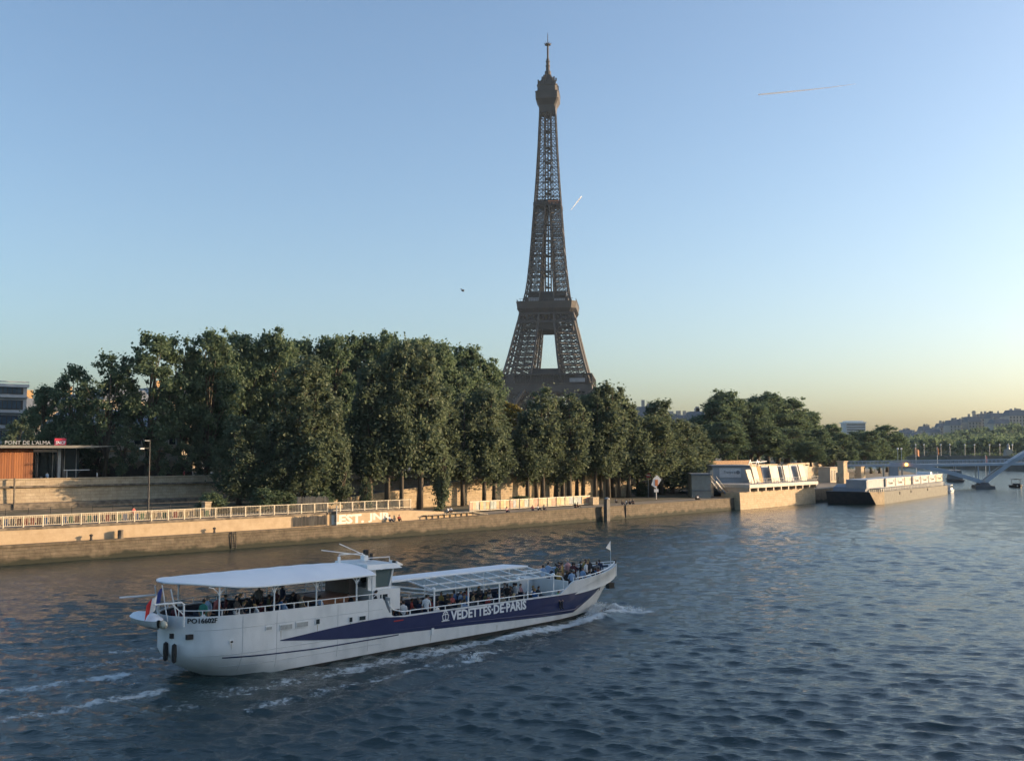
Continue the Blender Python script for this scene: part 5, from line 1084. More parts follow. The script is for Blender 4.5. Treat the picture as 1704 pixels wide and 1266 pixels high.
# ------------------------------------------------------------------ the station
sx0, sx1 = s_at(-60, 31, 9), s_at(188, 31, 10.5); st = thing('train_station', 'low modern station with thin flat roof and orange wood cladding', 'station', tuple(bank(s_at(60, 31), 31, UPZ)), bank_heading(s_at(60, 31)))
def L_(px, py=None, y=0.0):                              # local x of a sight line on the station front
    o = st.matrix_basis.inverted() @ bank(s_at(px, 31 + y, 9), 31 + y, 9); return o.x
zt = z_at(60, 741, 31) - UPZ
M_CLAD = mat('orange_wood', (.36, .135, .045), .7, (.25, .09, .03), 1.0, stretch=(1, 1, .12)); M_CLAD2 = mat('orange_wood_dark', (.28, .10, .035), .7, (.20, .07, .025), 1.0, stretch=(1, 1, .12))
xe = L_(53)
MB().box(-34, xe - .05, .12, 5, -.1, zt - .45).build('clad_wall', M_CLAD2, st)
rr = random.Random(2); x = -30.0
while x < xe - .12: MB().box(x, x + .27, 0, .13, 0, zt - .5).build('board', rr.choice((M_CLAD, M_CLAD, M_CLAD2)), st); x += .30
roof = MB(); xr = L_(186); xm = L_(120)
roof.hexa([(-34, -2.0, zt - .36), (xr - 4, -2.0, zt - .34), (xr - 4, 9, zt - .34), (-34, 9, zt - .36)], [(-34, -2.3, zt), (xr - 4, -2.3, zt), (xr - 4, 9.2, zt), (-34, 9.2, zt)]); roof.hexa([(xr - 4, -2.0, zt - .34), (xr, -1, zt - .10), (xr, 8, zt - .10), (xr - 4, 9, zt - .34)], [(xr - 4, -2.3, zt), (xr, -1.2, zt - .04), (xr, 8.2, zt - .04), (xr - 4, 9.2, zt)])
roof.build('roof', mat('zinc_roof', (.46, .47, .46), .45, (.38, .39, .39), .8), st)
for px in (99,): MB().box(L_(px) - .2, L_(px) + .2, .2, .6, 0, zt - .36).build('column', M_GREYMET, st)
for px in (68, 112): MB().beam((L_(px), 1.5, 0), (L_(px) - .4, 1.5, zt - .36), .22).build('column', M_DARK, st)
gl = MB().box(xe, L_(150), 4.5, 4.6, 0, zt - .4).build('glass_wall', M_GLASS, st)
for px in (60, 80, 105, 125, 145): MB().box(L_(px) - .06, L_(px) + .06, 4.42, 4.62, 0, zt - .4).build('mullion', M_GREYMET, gl)
MB().box(xe + .1, L_(104), 1.0, 3.6, zt - .9, zt - .55).build('soffit_panel', M_WHITE, st); MB().box(L_(110), L_(155), 1.4, 1.5, 1.9, 2.0).build('gate_beam', M_WHITE, st)
MB().box(L_(118), L_(121), 2, 2.4, 0, 2).box(L_(75), L_(79), 2, 2.6, 0, 1.1).build('ticket_machine', M_GREYMET, st)
MB().ball((L_(68), 1.5, zt - 1.1), .07, 8, 6).build('spot_lamp', M_WHITE, st)
for px in (158, 170): MB().box(L_(px) - .7, L_(px) + .7, -.6, -.1, .0, .45).build('planter', M_WHITE, st)
def front_text(txt, xa, xb, z, h, m, y=-.9, name='lettering', bold=.0):
    me = text_mesh(txt, 1.0, .03, bold=bold); xs = [v.co.x for v in me.vertices]; ys = [v.co.y for v in me.vertices]; x0, x1_, y0, y1_ = min(xs), max(xs), min(ys), max(ys)
    for v in me.vertices: v.co = (xa + (xb - xa) * (v.co.x - x0) / (x1_ - x0), y - v.co.z, z + h * (v.co.y - y0) / (y1_ - y0))
    me.materials.append(m); return link(name, me, st)
front_text("PONT DE L'ALMA", L_(3), L_(79), zt + .12, .52, mat('steel_letter', (.36, .38, .39), .5))
zb = MB().box(L_(86), L_(105), -.86, -.60, zt + .05, zt + .98).build('logo_sign', mat('logo_red', (.55, .03, .07), .4), st)
me = front_text('SNCF', L_(87.5), L_(103.5), zt + .18, .42, M_LETTER, -.89, 'lettering', .02)
me.parent = zb
# vertical dark tube on the retaining wall
s = s_at(20, 27.9); tag(MB().tube([bank(s, 27.4, 4.1), bank(s, 27.5, 8.3)], .12, 8).build('wall_tube', M_LEDGE, world=True), 'dark upright tube on the retaining wall at the left', 'pipe')

# ------------------------------------------------------------------ buildings behind the left trees
def facade(parent, x0, x1, z0, z1, y, cols, rows, ww, wh, m_frame, m_glass, shutters=None, margin=.6):
    for i in range(cols):
        for j in range(rows):
            cx = x0 + (x1 - x0) * (i + .5) / cols; cz = z0 + (z1 - z0) * (j + .5) / rows
            f = MB().box(cx - ww / 2 - .12, cx + ww / 2 + .12, y - .06, y + .08, cz - wh / 2 - .12, cz + wh / 2 + .12).build('window', m_frame, parent); MB().box(cx - ww / 2, cx + ww / 2, y - .09, y + .02, cz - wh / 2, cz + wh / 2).build('pane', m_glass, f)
            if shutters:
                for d in (-1, 1): MB().box(cx + d * (ww / 2 + .35) - .28, cx + d * (ww / 2 + .35) + .28, y - .14, y - .07, cz - wh / 2 - .05, cz + wh / 2 + .05).build('shutter', shutters, f)
M_PLASTER = mat('cream_plaster', (.50, .42, .31), .85, (.42, .35, .26), .4); M_OCHRE = mat('ochre_stone', (.50, .32, .15), .85, (.42, .26, .12), .5); M_ZINC = mat('zinc_sheet', (.20, .22, .24), .5, (.15, .165, .18), 1.2, stretch=(6, .4, .4)); M_SHUT = mat('pale_shutter', (.55, .53, .48), .7)
M_PANEL = mat('grey_cladding', (.42, .45, .48), .5, (.36, .39, .42), .5)
def bldg(name, label, px0, px1, t, z0=UPZ, top=None):
    sa_, sb_ = s_at(px0, t, 12), s_at(px1, t, 12); p = bank(sa_, t, z0); q = bank(sb_, t, z0); o = thing(name, label, 'building', tuple(p), math.atan2(q.y - p.y, q.x - p.x)); return o, (q - p).length, (at_y(px1, top, q.y).z - z0) if top else None
# striped office block
o, w, h = bldg('office_block', 'grey striped modern office block at the left edge', -70, 42, 62, top=645); M_STRIP = glass_mat('strip_glass', (.05, .075, .10), .1)
MB().box(0, w, .1, 18, 0, h).build('wall', M_PANEL, o)
k = 6
for i in range(k):
    z = h * (i + .35) / k; wn = MB().box(.5, w - .6, -.02, .16, z + .5, z + 2.0).build('window_strip', M_DARK, o)
    for j in range(12): MB().box(.6 + (w - 1.4) * j / 12, .6 + (w - 1.4) * (j + 1) / 12 - .15, -.06, .0, z + .62, z + 1.88).build('pane', M_STRIP, wn)
    MB().box(-.1, w + .1, -.5, .1, z + 2.4, z + 2.55).build('louvre', M_PANEL, o); MB().box(-.1, w + .1, -.35, .1, z - .1, z + .1).build('louvre', M_GREYMET, o)
MB().box(-.2, w + .2, -.4, 18, h, h + .5).build('parapet', M_PANEL, o)
# long low house with zinc roof and shutters
o, w, h = bldg('zinc_roofed_house', 'long cream house with grey zinc roof and pale shutters behind the trees', 110, 300, 58, top=712)
MB().box(0, w, 0, 12, 0, h).build('wall', M_PLASTER, o); facade(o, .5, w - .5, h - 3.4, h - .5, 0, 9, 1, 1.1, 1.9, M_PLASTER, M_GLASS, M_SHUT); MB().box(-.3, w + .3, -.35, .1, h - .25, h).box(-.1, w + .1, -.2, .1, h - 4.2, h - 3.95).build('cornice', M_OCHRE, o)
rf = MB().hexa([(-.3, -.4, h), (w + .3, -.4, h), (w + .3, 12.4, h), (-.3, 12.4, h)], [(1.5, 5, h + 3.1), (w - 1.5, 5, h + 3.1), (w - 1.5, 7, h + 3.1), (1.5, 7, h + 3.1)]).build('roof', M_ZINC, o)
for i in range(36): x = .2 + (w - .4) * i / 35; xt = 1.5 + (w - 3) * i / 35; MB().beam((x, -.42, h + .04), (xt, 5, h + 3.16), .07).build('seam', M_PANEL, rf)
for x in (.25, .55, .8): MB().box(w * x, w * x + 1.3, 5.2, 6.4, h + 2, h + 4.6).build('chimney', M_OCHRE, rf)
# arcaded garden wall below it
o, w, h = bldg('arcade_wall', 'pale wall of dark round arches behind the station', 70, 322, 48, top=768)
MB().box(0, w, .3, .9, 0, h).box(0, w, .1, .95, h, h + .25).build('wall', M_PLASTER, o)
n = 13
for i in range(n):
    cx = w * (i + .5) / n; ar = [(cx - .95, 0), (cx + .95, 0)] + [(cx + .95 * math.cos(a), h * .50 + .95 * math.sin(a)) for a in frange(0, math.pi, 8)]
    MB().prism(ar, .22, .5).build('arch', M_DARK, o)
# ochre house catching the sun
o, w, h = bldg('ochre_house', 'ochre stone house glowing in the sun between the plane trees', 400, 470, 56, top=696)
MB().box(0, w, 0, 10, 0, h).build('wall', M_OCHRE, o); facade(o, .2, w - .2, h - 4.3, h - .6, 0, 5, 1, .95, 2.4, M_OCHRE, M_GLASS); facade(o, .2, w - .2, h - 8.3, h - 5, 0, 5, 1, .95, 2.2, M_OCHRE, M_GLASS); MB().box(-.3, w + .3, -.5, 10.2, h, h + .6).box(-.1, w + .1, -.25, .1, h - 4.7, h - 4.4).build('cornice', M_OCHRE, o)
# taller houses further back showing through the leaves
for i, (a, b, t, top, lb) in enumerate(((38, 95, 105, 684, 'sunlit cream house front beside the striped office block'), (100, 180, 120, 676, 'cream house with chimneys behind the zinc roofed house, left'), (170, 250, 110, 668, 'cream house with orange chimney pots above the zinc roof'), (255, 330, 125, 664, 'cream gable showing through the leaves right of the zinc roof'), (520, 640, 60, 735, 'grey house glimpsed between the promenade trunks'))):
    o, w, h = bldg('rear_house', lb, a, b, t, top=top); MB().box(0, w, 0, 12, 0, h).build('wall', M_PLASTER, o); facade(o, .3, w - .3, h - 10, h - .5, 0, max(3, int(w / 2.6)), 3, 1.0, 1.9, M_PLASTER, M_GLASS)
    rf = MB().hexa([(-.2, -.3, h), (w + .2, -.3, h), (w + .2, 12.3, h), (-.2, 12.3, h)], [(.6, 2.5, h + 2.6), (w - .6, 2.5, h + 2.6), (w - .6, 9.5, h + 2.6), (.6, 9.5, h + 2.6)]).build('roof', M_ZINC, o)
    for x in (.2, .62): MB().box(w * x, w * x + 1.6, 4, 5.2, h + 1.5, h + 4.4).build('chimney', M_OCHRE, rf)

# ================================================================== PAVILION, QUAY END, BARGE
o = MB().sweep(lambda s: [(-.2, -1.2), (0, 2.9), (1.2, 2.9), (1.2, -1.2)], seg(S1230, 420, 6)).build('quay_wall', M_QUAY, world=True); tag(o, 'dark stone quay wall behind the barge and under the footbridge', 'wall')
o = MB().sweep(lambda s: [(1.1, 2.91), (28.7, 3.0), (28.8, UPZ)], seg(S1230 + 2, 420, 6), False).build('quay_pavement', M_PAVE, world=True); tag(o, 'pale quay pavement behind the barge', 'pavement', kind='structure')
o = MB().sweep(lambda s: [(28.2, 2.5), (28.2, 8.0), (28.9, 8.0), (28.9, 2.5)], seg(s_at(1262, 28), 430, 8)).build('retaining_wall', M_UPPER, world=True); tag(o, 'pale retaining wall behind the barge and the footbridge approach', 'wall')
for px in (1144, 1155, 1166, 1177, 1189, 1200):
    s = s_at(px, 27.5, 5); MB().sweep(lambda q: [(27.45, 3.2), (27.45, 6.4), (27.7, 6.4), (27.7, 3.2)], [s - .65, s + .65]).build('opening', M_DARK, UPPER, world=True)
s = s_at(1150, 28); MB().sweep(lambda q: [(27.9, 8.22), (27.9, 9.2), (28.0, 9.2), (28.0, 8.22)], seg(s_at(1130, 28), s_at(1250, 28))).build('rusty_railing', mat('rust_rail', (.26, .15, .07), .8, (.18, .10, .05), 2), UPPER, world=True)
# stone pier under the terrace
sa, sb = s_at(1231, -1.3, 2), s_at(1356, -1.3, 2)
tag(MB().sweep(lambda s: [(-1.5, -1.2), (-1.3, 3.45), (3, 3.45), (3, -1.2)], seg(sa, sb, 3)).build('stone_pier', M_RAMP, world=True), 'pale stone pier in the water under the white terrace', 'pier')
pv = thing('pavilion', 'riverside pavilion with grey hall, leaning white screens and a white terrace', 'pavilion', tuple(bank(s_at(1231, 0), 0, 2.9)), bank_heading(s_at(1270, 0))); PVI = pv.matrix_basis.inverted()
def X_(px, t, z=5): return (PVI @ bank(s_at(px, t, z), t, z)).x
B = 2.9                                                 # local z is above the pavement
M_HALL = mat('hall_grey', (.34, .37, .40), .6, (.28, .31, .34), .6); M_SCREEN = mat('screen_cream', (.50, .44, .35), .6, (.42, .36, .28), .5); M_FRAME = mat('bluegrey_metal', (.16, .18, .20), .5)
PR = -BANK_ROT - R(6)                                  # the hall and annexe stand turned to face upstream
hp = PVI @ Vector((at_y(1246, 800, 222).x, 222, 2.9)); pv_r = pv.rotation_euler.z
def turned(px0, px1, Y, z0, z1, d, name, m, parent=pv, y0=0.0):
    a = at_y(px0, 800, Y); b = at_y(px1, 800, Y); up_ = Vector((0, 0, 1)); f = Vector((.10, 1, 0)).normalized(); a = Vector((a.x, a.y, B)) + f * y0; b = Vector((b.x, b.y - .10 * (b.x - a.x), B)) + f * y0
    q = [a, b, b + f * d, a + f * d]; mb = MB().hexa([p + up_ * z0 for p in q], [p + up_ * z1 for p in q])
    mb.v = [tuple(PVI @ Vector(p)) for p in mb.v]; return mb.build(name, m, parent)
YH = 214
turned(1186, 1246, YH, -.4, 5.4, 12, 'hall', M_HALL); turned(1184, 1247, YH, 5.4, 5.75, 12.3, 'hall_roof', M_FRAME, y0=-.3)
sgb = turned(1197, 1232, YH, 3.2, 5.2, .25, 'sign_panel', mat('sign_grey', (.55, .57, .59), .6), y0=-.3)
me = text_mesh('Trampo la', 1.0, .02); xs = [v.co.x for v in me.vertices]; ys = [v.co.y for v in me.vertices]; a = at_y(1204, 800, YH); b = at_y(1223, 800, YH)
for v in me.vertices:
    k = (v.co.x - min(xs)) / (max(xs) - min(xs)); x = a.x + (b.x - a.x) * k; v.co = PVI @ Vector((x, YH - .10 * (x - at_y(1197, 800, YH).x) - .36 - v.co.z, B + 3.9 + .7 * (v.co.y - min(ys)) / (max(ys) - min(ys))))
me.materials.append(M_FRAME); link('lettering', me, sgb); c_ = at_y(1227, 800, YH); em = MB().ball((c_.x, YH - .8, B + 4.3), .4, 10, 8, (1, .1, 1)); em.v = [tuple(PVI @ Vector(p)) for p in em.v]; em.build('emblem', M_FRAME, sgb)
wn = turned(1210, 1246, YH, 1.3, 3.0, .2, 'window', M_FRAME, y0=-.18)
for k in range(4): turned(1211 + k * 8.7, 1218.6 + k * 8.7, YH, 1.45, 2.85, .1, 'pane', M_GLASS, wn, -.26)
turned(1151, 1182, 200, -.5, 4.0, 9, 'annexe', mat('annexe_beige', (.34, .32, .27), .7, (.28, .26, .22), .8)); turned(1150, 1184, 200, 4.0, 4.3, 9.4, 'annexe_roof', M_FRAME, y0=-.2); turned(1150.5, 1183, 200, .9, 1.05, .2, 'annexe_band', M_FRAME, y0=-.12)
turned(1182.5, 1187, 203, -.4, 4.9, 1, 'corner_post', M_SCREEN)
stx = MB()
for d in (0, 1.1): stx.beam((X_(1191, 2), 2 + d, 2.8), (X_(1211, 2), 2 + d, -.4), .12, .35); stx.beam((X_(1191, 2), 2 + d, 3.8), (X_(1211, 2), 2 + d, .6), .07)
for k in range(12): u = k / 11; x = X_(1191, 2) * (1 - u) + X_(1211, 2) * u; stx.box(x - .18, x + .18, 2, 3.1, 2.75 - 3.15 * u, 2.82 - 3.15 * u)
stx.build('stair', M_FRAME, pv)
xa, xb = X_(1246, -2), X_(1359, -2)
MB().box(xa, xb, -2.2, 9, 1.35, 2.05).build('terrace_deck', mat('terrace_offwhite', (.46, .44, .39), .6, (.38, .36, .32), 1), pv)
n = 10
for k in range(n): x = xa + .5 + (xb - xa - 1) * k / (n - 1); MB().box(x - .2, x + .2, -2.0, 5, .6, 1.35).build('joist', M_SCREEN, pv)
rl = MB(); rl.beam((xa, -2.1, 3.15), (xb, -2.1, 3.15), .06); rl.beam((xa, -2.1, 2.6), (xb, -2.1, 2.6), .04)
for k in range(31): x = xa + (xb - xa) * k / 30; rl.beam((x, -2.1, 2.05), (x, -2.1, 3.15), .06)
rl.build('terrace_railing', M_FRAME, pv)
for (p0, p1, z1, lean, m, y) in ((1244.5, 1252, 4.9, -1.0, M_SCREEN, 2.2), (1254, 1262.5, 5.45, -.9, M_SCREEN, 2.4), (1263.5, 1269, 5.4, -.5, M_OCHRE, 3.2), (1270, 1283, 5.5, -.3, M_HALL, 3.6), (1283.5, 1296.5, 5.55, -.5, M_SCREEN, 2.4), (1297, 1305, 5.5, -.3, M_HALL, 3.6), (1305.5, 1314.5, 5.6, -.5, M_SCREEN, 2.4), (1315, 1330, 5.6, -.3, M_HALL, 3.6), (1330.5, 1338.5, 5.65, -.9, M_SCREEN, 2.4)):
    a, b = X_(p0, y, 8), X_(p1, y, 8); MB().hexa([(a - lean * .8, y, 2.05), (b - lean * .8, y, 2.05), (b - lean * .8, y + .3, 2.05), (a - lean * .8, y + .3, 2.05)], [(a, y + .5, z1), (b, y + .5, z1), (b, y + .8, z1), (a, y + .8, z1)]).build('screen', m, pv)
MB().box(X_(1246, 6), X_(1338, 6), 5.5, 9, 2.05, 5.2).build('dining_room', M_FRAME, pv)
fr = MB()
for p in (1246, 1258): fr.beam((X_(p, 6), 6, 5.6), (X_(p, 6) + .8, 6, 6.9), .12); fr.beam((X_(p, 6) + 1.6, 6, 5.6), (X_(p, 6) + .8, 6, 6.9), .12); fr.beam((X_(p, 6) + .4, 6, 6.3), (X_(p, 6) + 5, 6, 6.5), .12)
fr.build('roof_trestle', M_WHITE, pv)
for i, px in enumerate((1262, 1275, 1290, 1305, 1320, 1335)):
    b = bank(s_at(px, 0, 5), 0.2, B + 2.05); t = thing('terrace_table', '%s white cafe table from the left on the white terrace' % ordinal(i + 1), 'table', tuple(b), BANK_ROT, 'tables on the terrace')
    MB().lathe([(.45, .72), (.45, .76)], n=10).build('top', M_WHITE, t); MB().lathe([(.25, 0), (.05, .05), (.04, .72)], n=8).build('pedestal', M_FRAME, t)

# the moored barge and the cabins on it
Pb, Ps = at_z(1462, 840), at_z(1577, 822); hd = math.atan2(Ps.y - Pb.y, Ps.x - Pb.x); LB = (Ps - Pb).length; WB = 11.4
bg_ = thing('barge', 'long grey green cargo barge with a dark square bow moored at the quay', 'barge', tuple(Pb), hd)   # x to the stern, +y to the quay
M_BARGE = mat('barge_side', (.10, .105, .09), .7, (.065, .068, .055), 1.2, bump=.3); M_BARGEBOW = mat('barge_bow_dark', (.03, .034, .04), .6, (.05, .05, .05), 1.0, bump=.3)
ZB = 2.75
MB().hexa([(4.5, 0, -.6), (LB, 0, -.6), (LB, WB, -.6), (2, WB, -.6)], [(4.5, 0, ZB), (LB, 0, 2.35), (LB, WB, 2.35), (2, WB, ZB)]).build('hull', M_BARGE, bg_)
MB().add([(4.5, 0.01, -.6), (2.0, WB, -.6), (2.0, WB, ZB), (4.5, 0.01, ZB), (-.3, 1.8, ZB), (-.3, WB, ZB), (1.9, .9, -.6), (1.4, WB, -.6)], [(4, 5, 7, 6), (3, 4, 6, 0), (5, 2, 1, 7), (3, 2, 5, 4), (0, 6, 7, 1)]).build('bow', [M_BARGEBOW], bg_)
MB().add([(4.5, -.03, ZB - .05), (-.34, 1.76, ZB - .05), (1.85, .85, -.4), (4.5, -.03, -.4), (4.5, .05, ZB - .05), (-.25, 1.85, ZB - .05), (1.95, .95, -.4), (4.5, .05, -.4)], [(0, 1, 2, 3), (7, 6, 5, 4), (0, 1, 5, 4), (1, 2, 6, 5)]).build('bow_plate', mat('barge_ochre', (.36, .27, .15), .7, (.26, .19, .10), 1.5), bg_)
m = MB()
for k in range(8): x = 4.3 - 4.6 * k / 7; y = .02 + 1.75 * k / 7; m.box(x - .12, x + .12, y + .05, y + .3, ZB, ZB + .55)
m.build('bow_bitts', M_RAIL, bg_)
m = MB()
for k in range(44): x = 3 + (LB - 5) * k / 43; m.beam((x, .25, 2.3), (x, .25, ZB + .95 - .3 * k / 43), .1)
m.beam((3, .25, ZB + .95), (LB - 2, .25, ZB + .6), .07); m.beam((3, .25, ZB + .45), (LB - 2, .25, ZB + .15), .05); m.build('guard_rail', M_GREYMET, bg_)
MB().box(5, LB, 1.0, WB - .6, 2.3, ZB + .6).build('coaming', M_FRAME, bg_); MB().prism([(1.2, ZB), (8, ZB), (8, ZB + 1.3), (5, ZB + 1.5), (2.2, ZB + .9)], 3.2, WB - 1).build('fore_hatch', M_FRAME, bg_)
for x in (17, 27, 43): MB().box(x, x + .9, -.12, 0.0, 1.7, 2.3).build('tyre_fender', M_BLACK, bg_)
BI = bg_.matrix_basis; cab_m = (mat('cabin_white', (.42, .42, .41), .6, (.34, .34, .33), .8), mat('cabin_cream', (.52, .44, .31), .6, (.44, .37, .26), .8), mat('cabin_grey', (.27, .29, .31), .6, (.22, .24, .26), .8))
inv = bg_.matrix_basis.inverted()
def BX(px, y, z):                                       # local x on the barge of a sight line
    lo, hi = -20.0, 120.0
    for _ in range(40):
        mm = (lo + hi) / 2
        if to_px(BI @ Vector((mm, y, z)))[0] < px: lo = mm
        else: hi = mm
    return lo
cabs = [(1411, 1442, 2, ''), (1443, 1473.5, 2, ''), (1474, 1489, 0, 'Team'), (1489.8, 1504.5, 0, 'Team'), (1505.3, 1515.5, 1, ''), (1519, 1531.2, 0, 'Team'), (1532, 1544.2, 0, 'Team'), (1545, 1556.6, 0, 'Team'), (1557.3, 1568, 1, 'Team')]
for i, (p0, p1, mi, tx) in enumerate(cabs):
    y = 2.6 if i > 1 else 3.0; a, b = (BX(p0, 7.4, 4.5) if i == 0 else BX(p0, y, 4.5)), BX(p1, y, 4.5); loc = BI @ Vector((a, y, ZB + .62)); h = 1.85
    c = thing('cabin_box', ['long grey cabin box at the bow end of the barge row', 'second long grey cabin box from the barge bow', 'first white cabin box after the grey ones on the barge', 'second white cabin box in the barge row', 'narrow cream cabin box in the middle of the barge row', 'third white cabin box, just after the narrow cream one', 'fourth white cabin box on the barge', 'white cabin box next to the last on the barge', 'last cream cabin box at the barge stern'][i], 'cabin', tuple(loc), hd, 'cabin boxes on the barge')
    MB().box(0, b - a, 0, 4.5, 0, h).build('body', cab_m[mi], c); MB().box(-.1, b - a + .1, -.15, 4.6, h, h + .12).build('roof', M_PANEL, c)
    if i > 1:                                            # door seam, vent and ladder rail on each box
        MB().box((b - a) * .06, (b - a) * .09, -.05, .0, .1, h - .1).build('door_seam', M_FRAME, c); MB().box((b - a) * .82, (b - a) * .94, -.06, .0, h * .55, h * .85).build('vent', M_FRAME, c)
    if tx:
        me = text_mesh(tx, 1.0, .02, bold=.02); xs = [v.co.x for v in me.vertices]; w = (b - a); x0_ = min(xs); dx_ = max(xs) - x0_
        for v in me.vertices: v.co = (w * .26 + (v.co.x - x0_) / dx_ * w * .5, -.03 - v.co.z, h * .30 + v.co.y * .95)
        me.materials.append(M_DARK); link('lettering', me, c)
MB().box(LB - 4, LB - 1, 3, 8, 2.35, 4.8).box(LB - 3.5, LB - 1.5, 3.5, 7, 4.8, 6).build('deckhouse', M_WHITE, bg_)
def small_boat(name, label, px, py, L, Bm, rz, hullm, kind, group=None):
    p = at_z(px, py); o = thing(name, label, 'boat', tuple(p), rz, group); mb = MB(); n = 12; rows = []
    for i in range(n + 1):
        x = -L / 2 + L * i / n; k = (1 - max(0, (i / n - .55) / .45) ** 2.2); w = Bm / 2 * max(.03, k); sh = .25 * (i / n) ** 2
        rows.append([(x, -w, .75 + sh), (x, -w * .8, -.1), (x, 0, -.35), (x, w * .8, -.1), (x, w, .75 + sh), (x, w * .8, .72 + sh), (x, -w * .8, .72 + sh)])
    m7 = 7; mb.add([q for r in rows for q in r], [(i * m7 + j, (i + 1) * m7 + j, (i + 1) * m7 + (j + 1) % m7, i * m7 + (j + 1) % m7) for i in range(n) for j in range(m7)] + [tuple(range(m7)), tuple(range((n + 1) * m7 - 1, n * m7 - 1, -1))])
    mb.build('hull', hullm, o); return o
o = small_boat('launch', 'small white launch tied at the barge stern', 1579, 819, 7, 2.6, hd, M_WHITE, 0); MB().box(-2, .8, -.9, .9, .7, 2.2).build('cabin', M_WHITE, o); MB().box(-1.6, .82, -.95, .95, 1.4, 2.0).build('window', M_GLASS, o); MB().box(-3.4, -2.6, -.4, .4, .6, 1.6).build('engine', M_BLACK, o)
o = small_boat('motorboat', 'small dark motorboat with an arched canopy at the right edge', 1692, 811, 5.5, 3.0, R(-95), M_BLACK, 0)
MB().tube([(-.5, -1.35, .8), (-.5, -1.3, 2.3), (-.5, -1.0, 2.6), (-.5, 0, 2.75), (-.5, 1.0, 2.6), (-.5, 1.3, 2.3), (-.5, 1.35, .8)], .07, 6).build('canopy_hoop', M_BLACK, o); MB().box(-1.2, 1.0, -1.25, 1.25, 2.55, 2.68).build('canopy', M_BLACK, o)
for y in (-.75, .75): MB().ball((2.4, y, .6), .22, 8, 6).build('fender', M_WHITE, o)
MB().box(-.8, .4, -1.0, 1.0, .7, 1.35).build('seat', M_SEAT, o)
p = at_z(1585, 800); o = small_boat('houseboat', 'dark houseboat moored beyond the footbridge', 1588, 800, 26, 6, hd + R(15), M_BARGEBOW, 0); MB().hexa([(-11, -2.4, .9), (5, -2.4, .9), (5, 2.4, .9), (-11, 2.4, .9)], [(-10, -2, 4.2), (3.5, -2, 4.2), (3.5, 2, 4.2), (-10, 2, 4.2)]).build('cabin', mat('houseboat_grey', (.14, .15, .15), .7), o)
for k in range(7): MB().box(-9.5 + k * 2, -8.3 + k * 2, -2.36, -2.2, 1.8, 2.8).build('window', M_GLASS, o)

# ================================================================== THE FOOTBRIDGE
V0 = at_z(1636, 812); fd = math.atan2(-.31, .95); fb = thing('footbridge', 'pale blue grey steel arch footbridge with a V shaped pier', 'bridge', (V0.x, V0.y, 0), fd); M_BR = mat('bridge_bluegrey', (.40, .46, .53), .45, (.34, .40, .47), .3); M_BRD = mat('bridge_dark', (.10, .10, .10), .7, (.07, .07, .07), .6)
def dz(x): return 7.75 + .016 * x if x < 0 else 7.75 + .03 * x - .0002 * x * x
xs = frange(-46, 95, 40); WBR = 3.6
dk = MB()
for a, b in zip(xs, xs[1:]): dk.hexa([(a, -WBR, dz(a) - .75), (b, -WBR, dz(b) - .75), (b, WBR, dz(b) - .75), (a, WBR, dz(a) - .75)], [(a, -WBR, dz(a)), (b, -WBR, dz(b)), (b, WBR, dz(b)), (a, WBR, dz(a))])
dk.build('deck', M_BR, fb)
for y in (-WBR, WBR):
    r_ = MB()
    for a, b in zip(xs, xs[1:]):
        r_.beam((a, y, dz(a) + 1.15), (b, y, dz(b) + 1.15), .1)
        for h in (.3, .6, .9): r_.beam((a, y, dz(a) + h), (b, y, dz(b) + h), .05)
        for k in range(3): x = a + (b - a) * k / 3; r_.beam((x, y, dz(x)), (x, y, dz(x) + 1.15), .07)
    r_.build('railing', M_BR, fb)
def arch(pts, w, y): 
    m = MB()
    for (a, za), (b, zb_) in zip(pts, pts[1:]): m.hexa([(a, y - .45, za - w / 2), (b, y - .45, zb_ - w / 2), (b, y + .45, zb_ - w / 2), (a, y + .45, za - w / 2)], [(a, y - .45, za + w / 2), (b, y - .45, zb_ + w / 2), (b, y + .45, zb_ + w / 2), (a, y + .45, za + w / 2)])
    return m.build('arch', M_BR, fb)
for y in (-3.0, 3.0):
    arch([(k, 1.7 + 16.8 * (1 - ((k - 37) / 37) ** 2)) for k in frange(.2, 74, 30)], 1.5, y)
    arch([(-k, 1.7 + 5.7 * math.sin(min(1, k / 27) * math.pi / 2) ** .95) for k in frange(.2, 27, 12)], 1.25, y)
    for x, w in ((-1.6, .3), (1.6, .3), (-8, .22), (8, .22)):
        za = 1.7 + (16.8 * (1 - ((x - 37) / 37) ** 2) if x > 0 else 5.7 * math.sin(-x / 27 * math.pi / 2))
        if za < dz(x) - .8: MB().beam((x, y, za), (x, y, dz(x) - .7), w).build('column', M_BR, fb)
MB().hexa([(-3, -6, -1), (3, -6, -1), (3, 6, -1), (-3, 6, -1)], [(-2.6, -5.5, .9), (2.6, -5.5, .9), (2.6, 5.5, .9), (-2.6, 5.5, .9)]).hexa([(-1.8, -4.5, .9), (1.8, -4.5, .9), (1.8, 4.5, .9), (-1.8, 4.5, .9)], [(-1, -4, 1.9), (1, -4, 1.9), (1, 4, 1.9), (-1, 4, 1.9)]).build('pier', M_BRD, fb)
MB().box(-27.5, -24.8, -3.4, 3.4, -1, 7.0).build('bank_pier', M_HALL, fb)
for x in (-29.5, -24.0): MB().box(x, x + .5, -3.9, -3.5, 2.5, 7.0).build('post', M_SCREEN, fb)
lm = bpy.data.materials.new('orange_lamp'); lm.use_nodes = True; e_ = lm.node_tree.nodes['Principled BSDF']; e_.inputs['Base Color'].default_value = (.9, .25, .05, 1); e_.inputs['Emission Color'].default_value = (1, .32, .06, 1); e_.inputs['Emission Strength'].default_value = 6
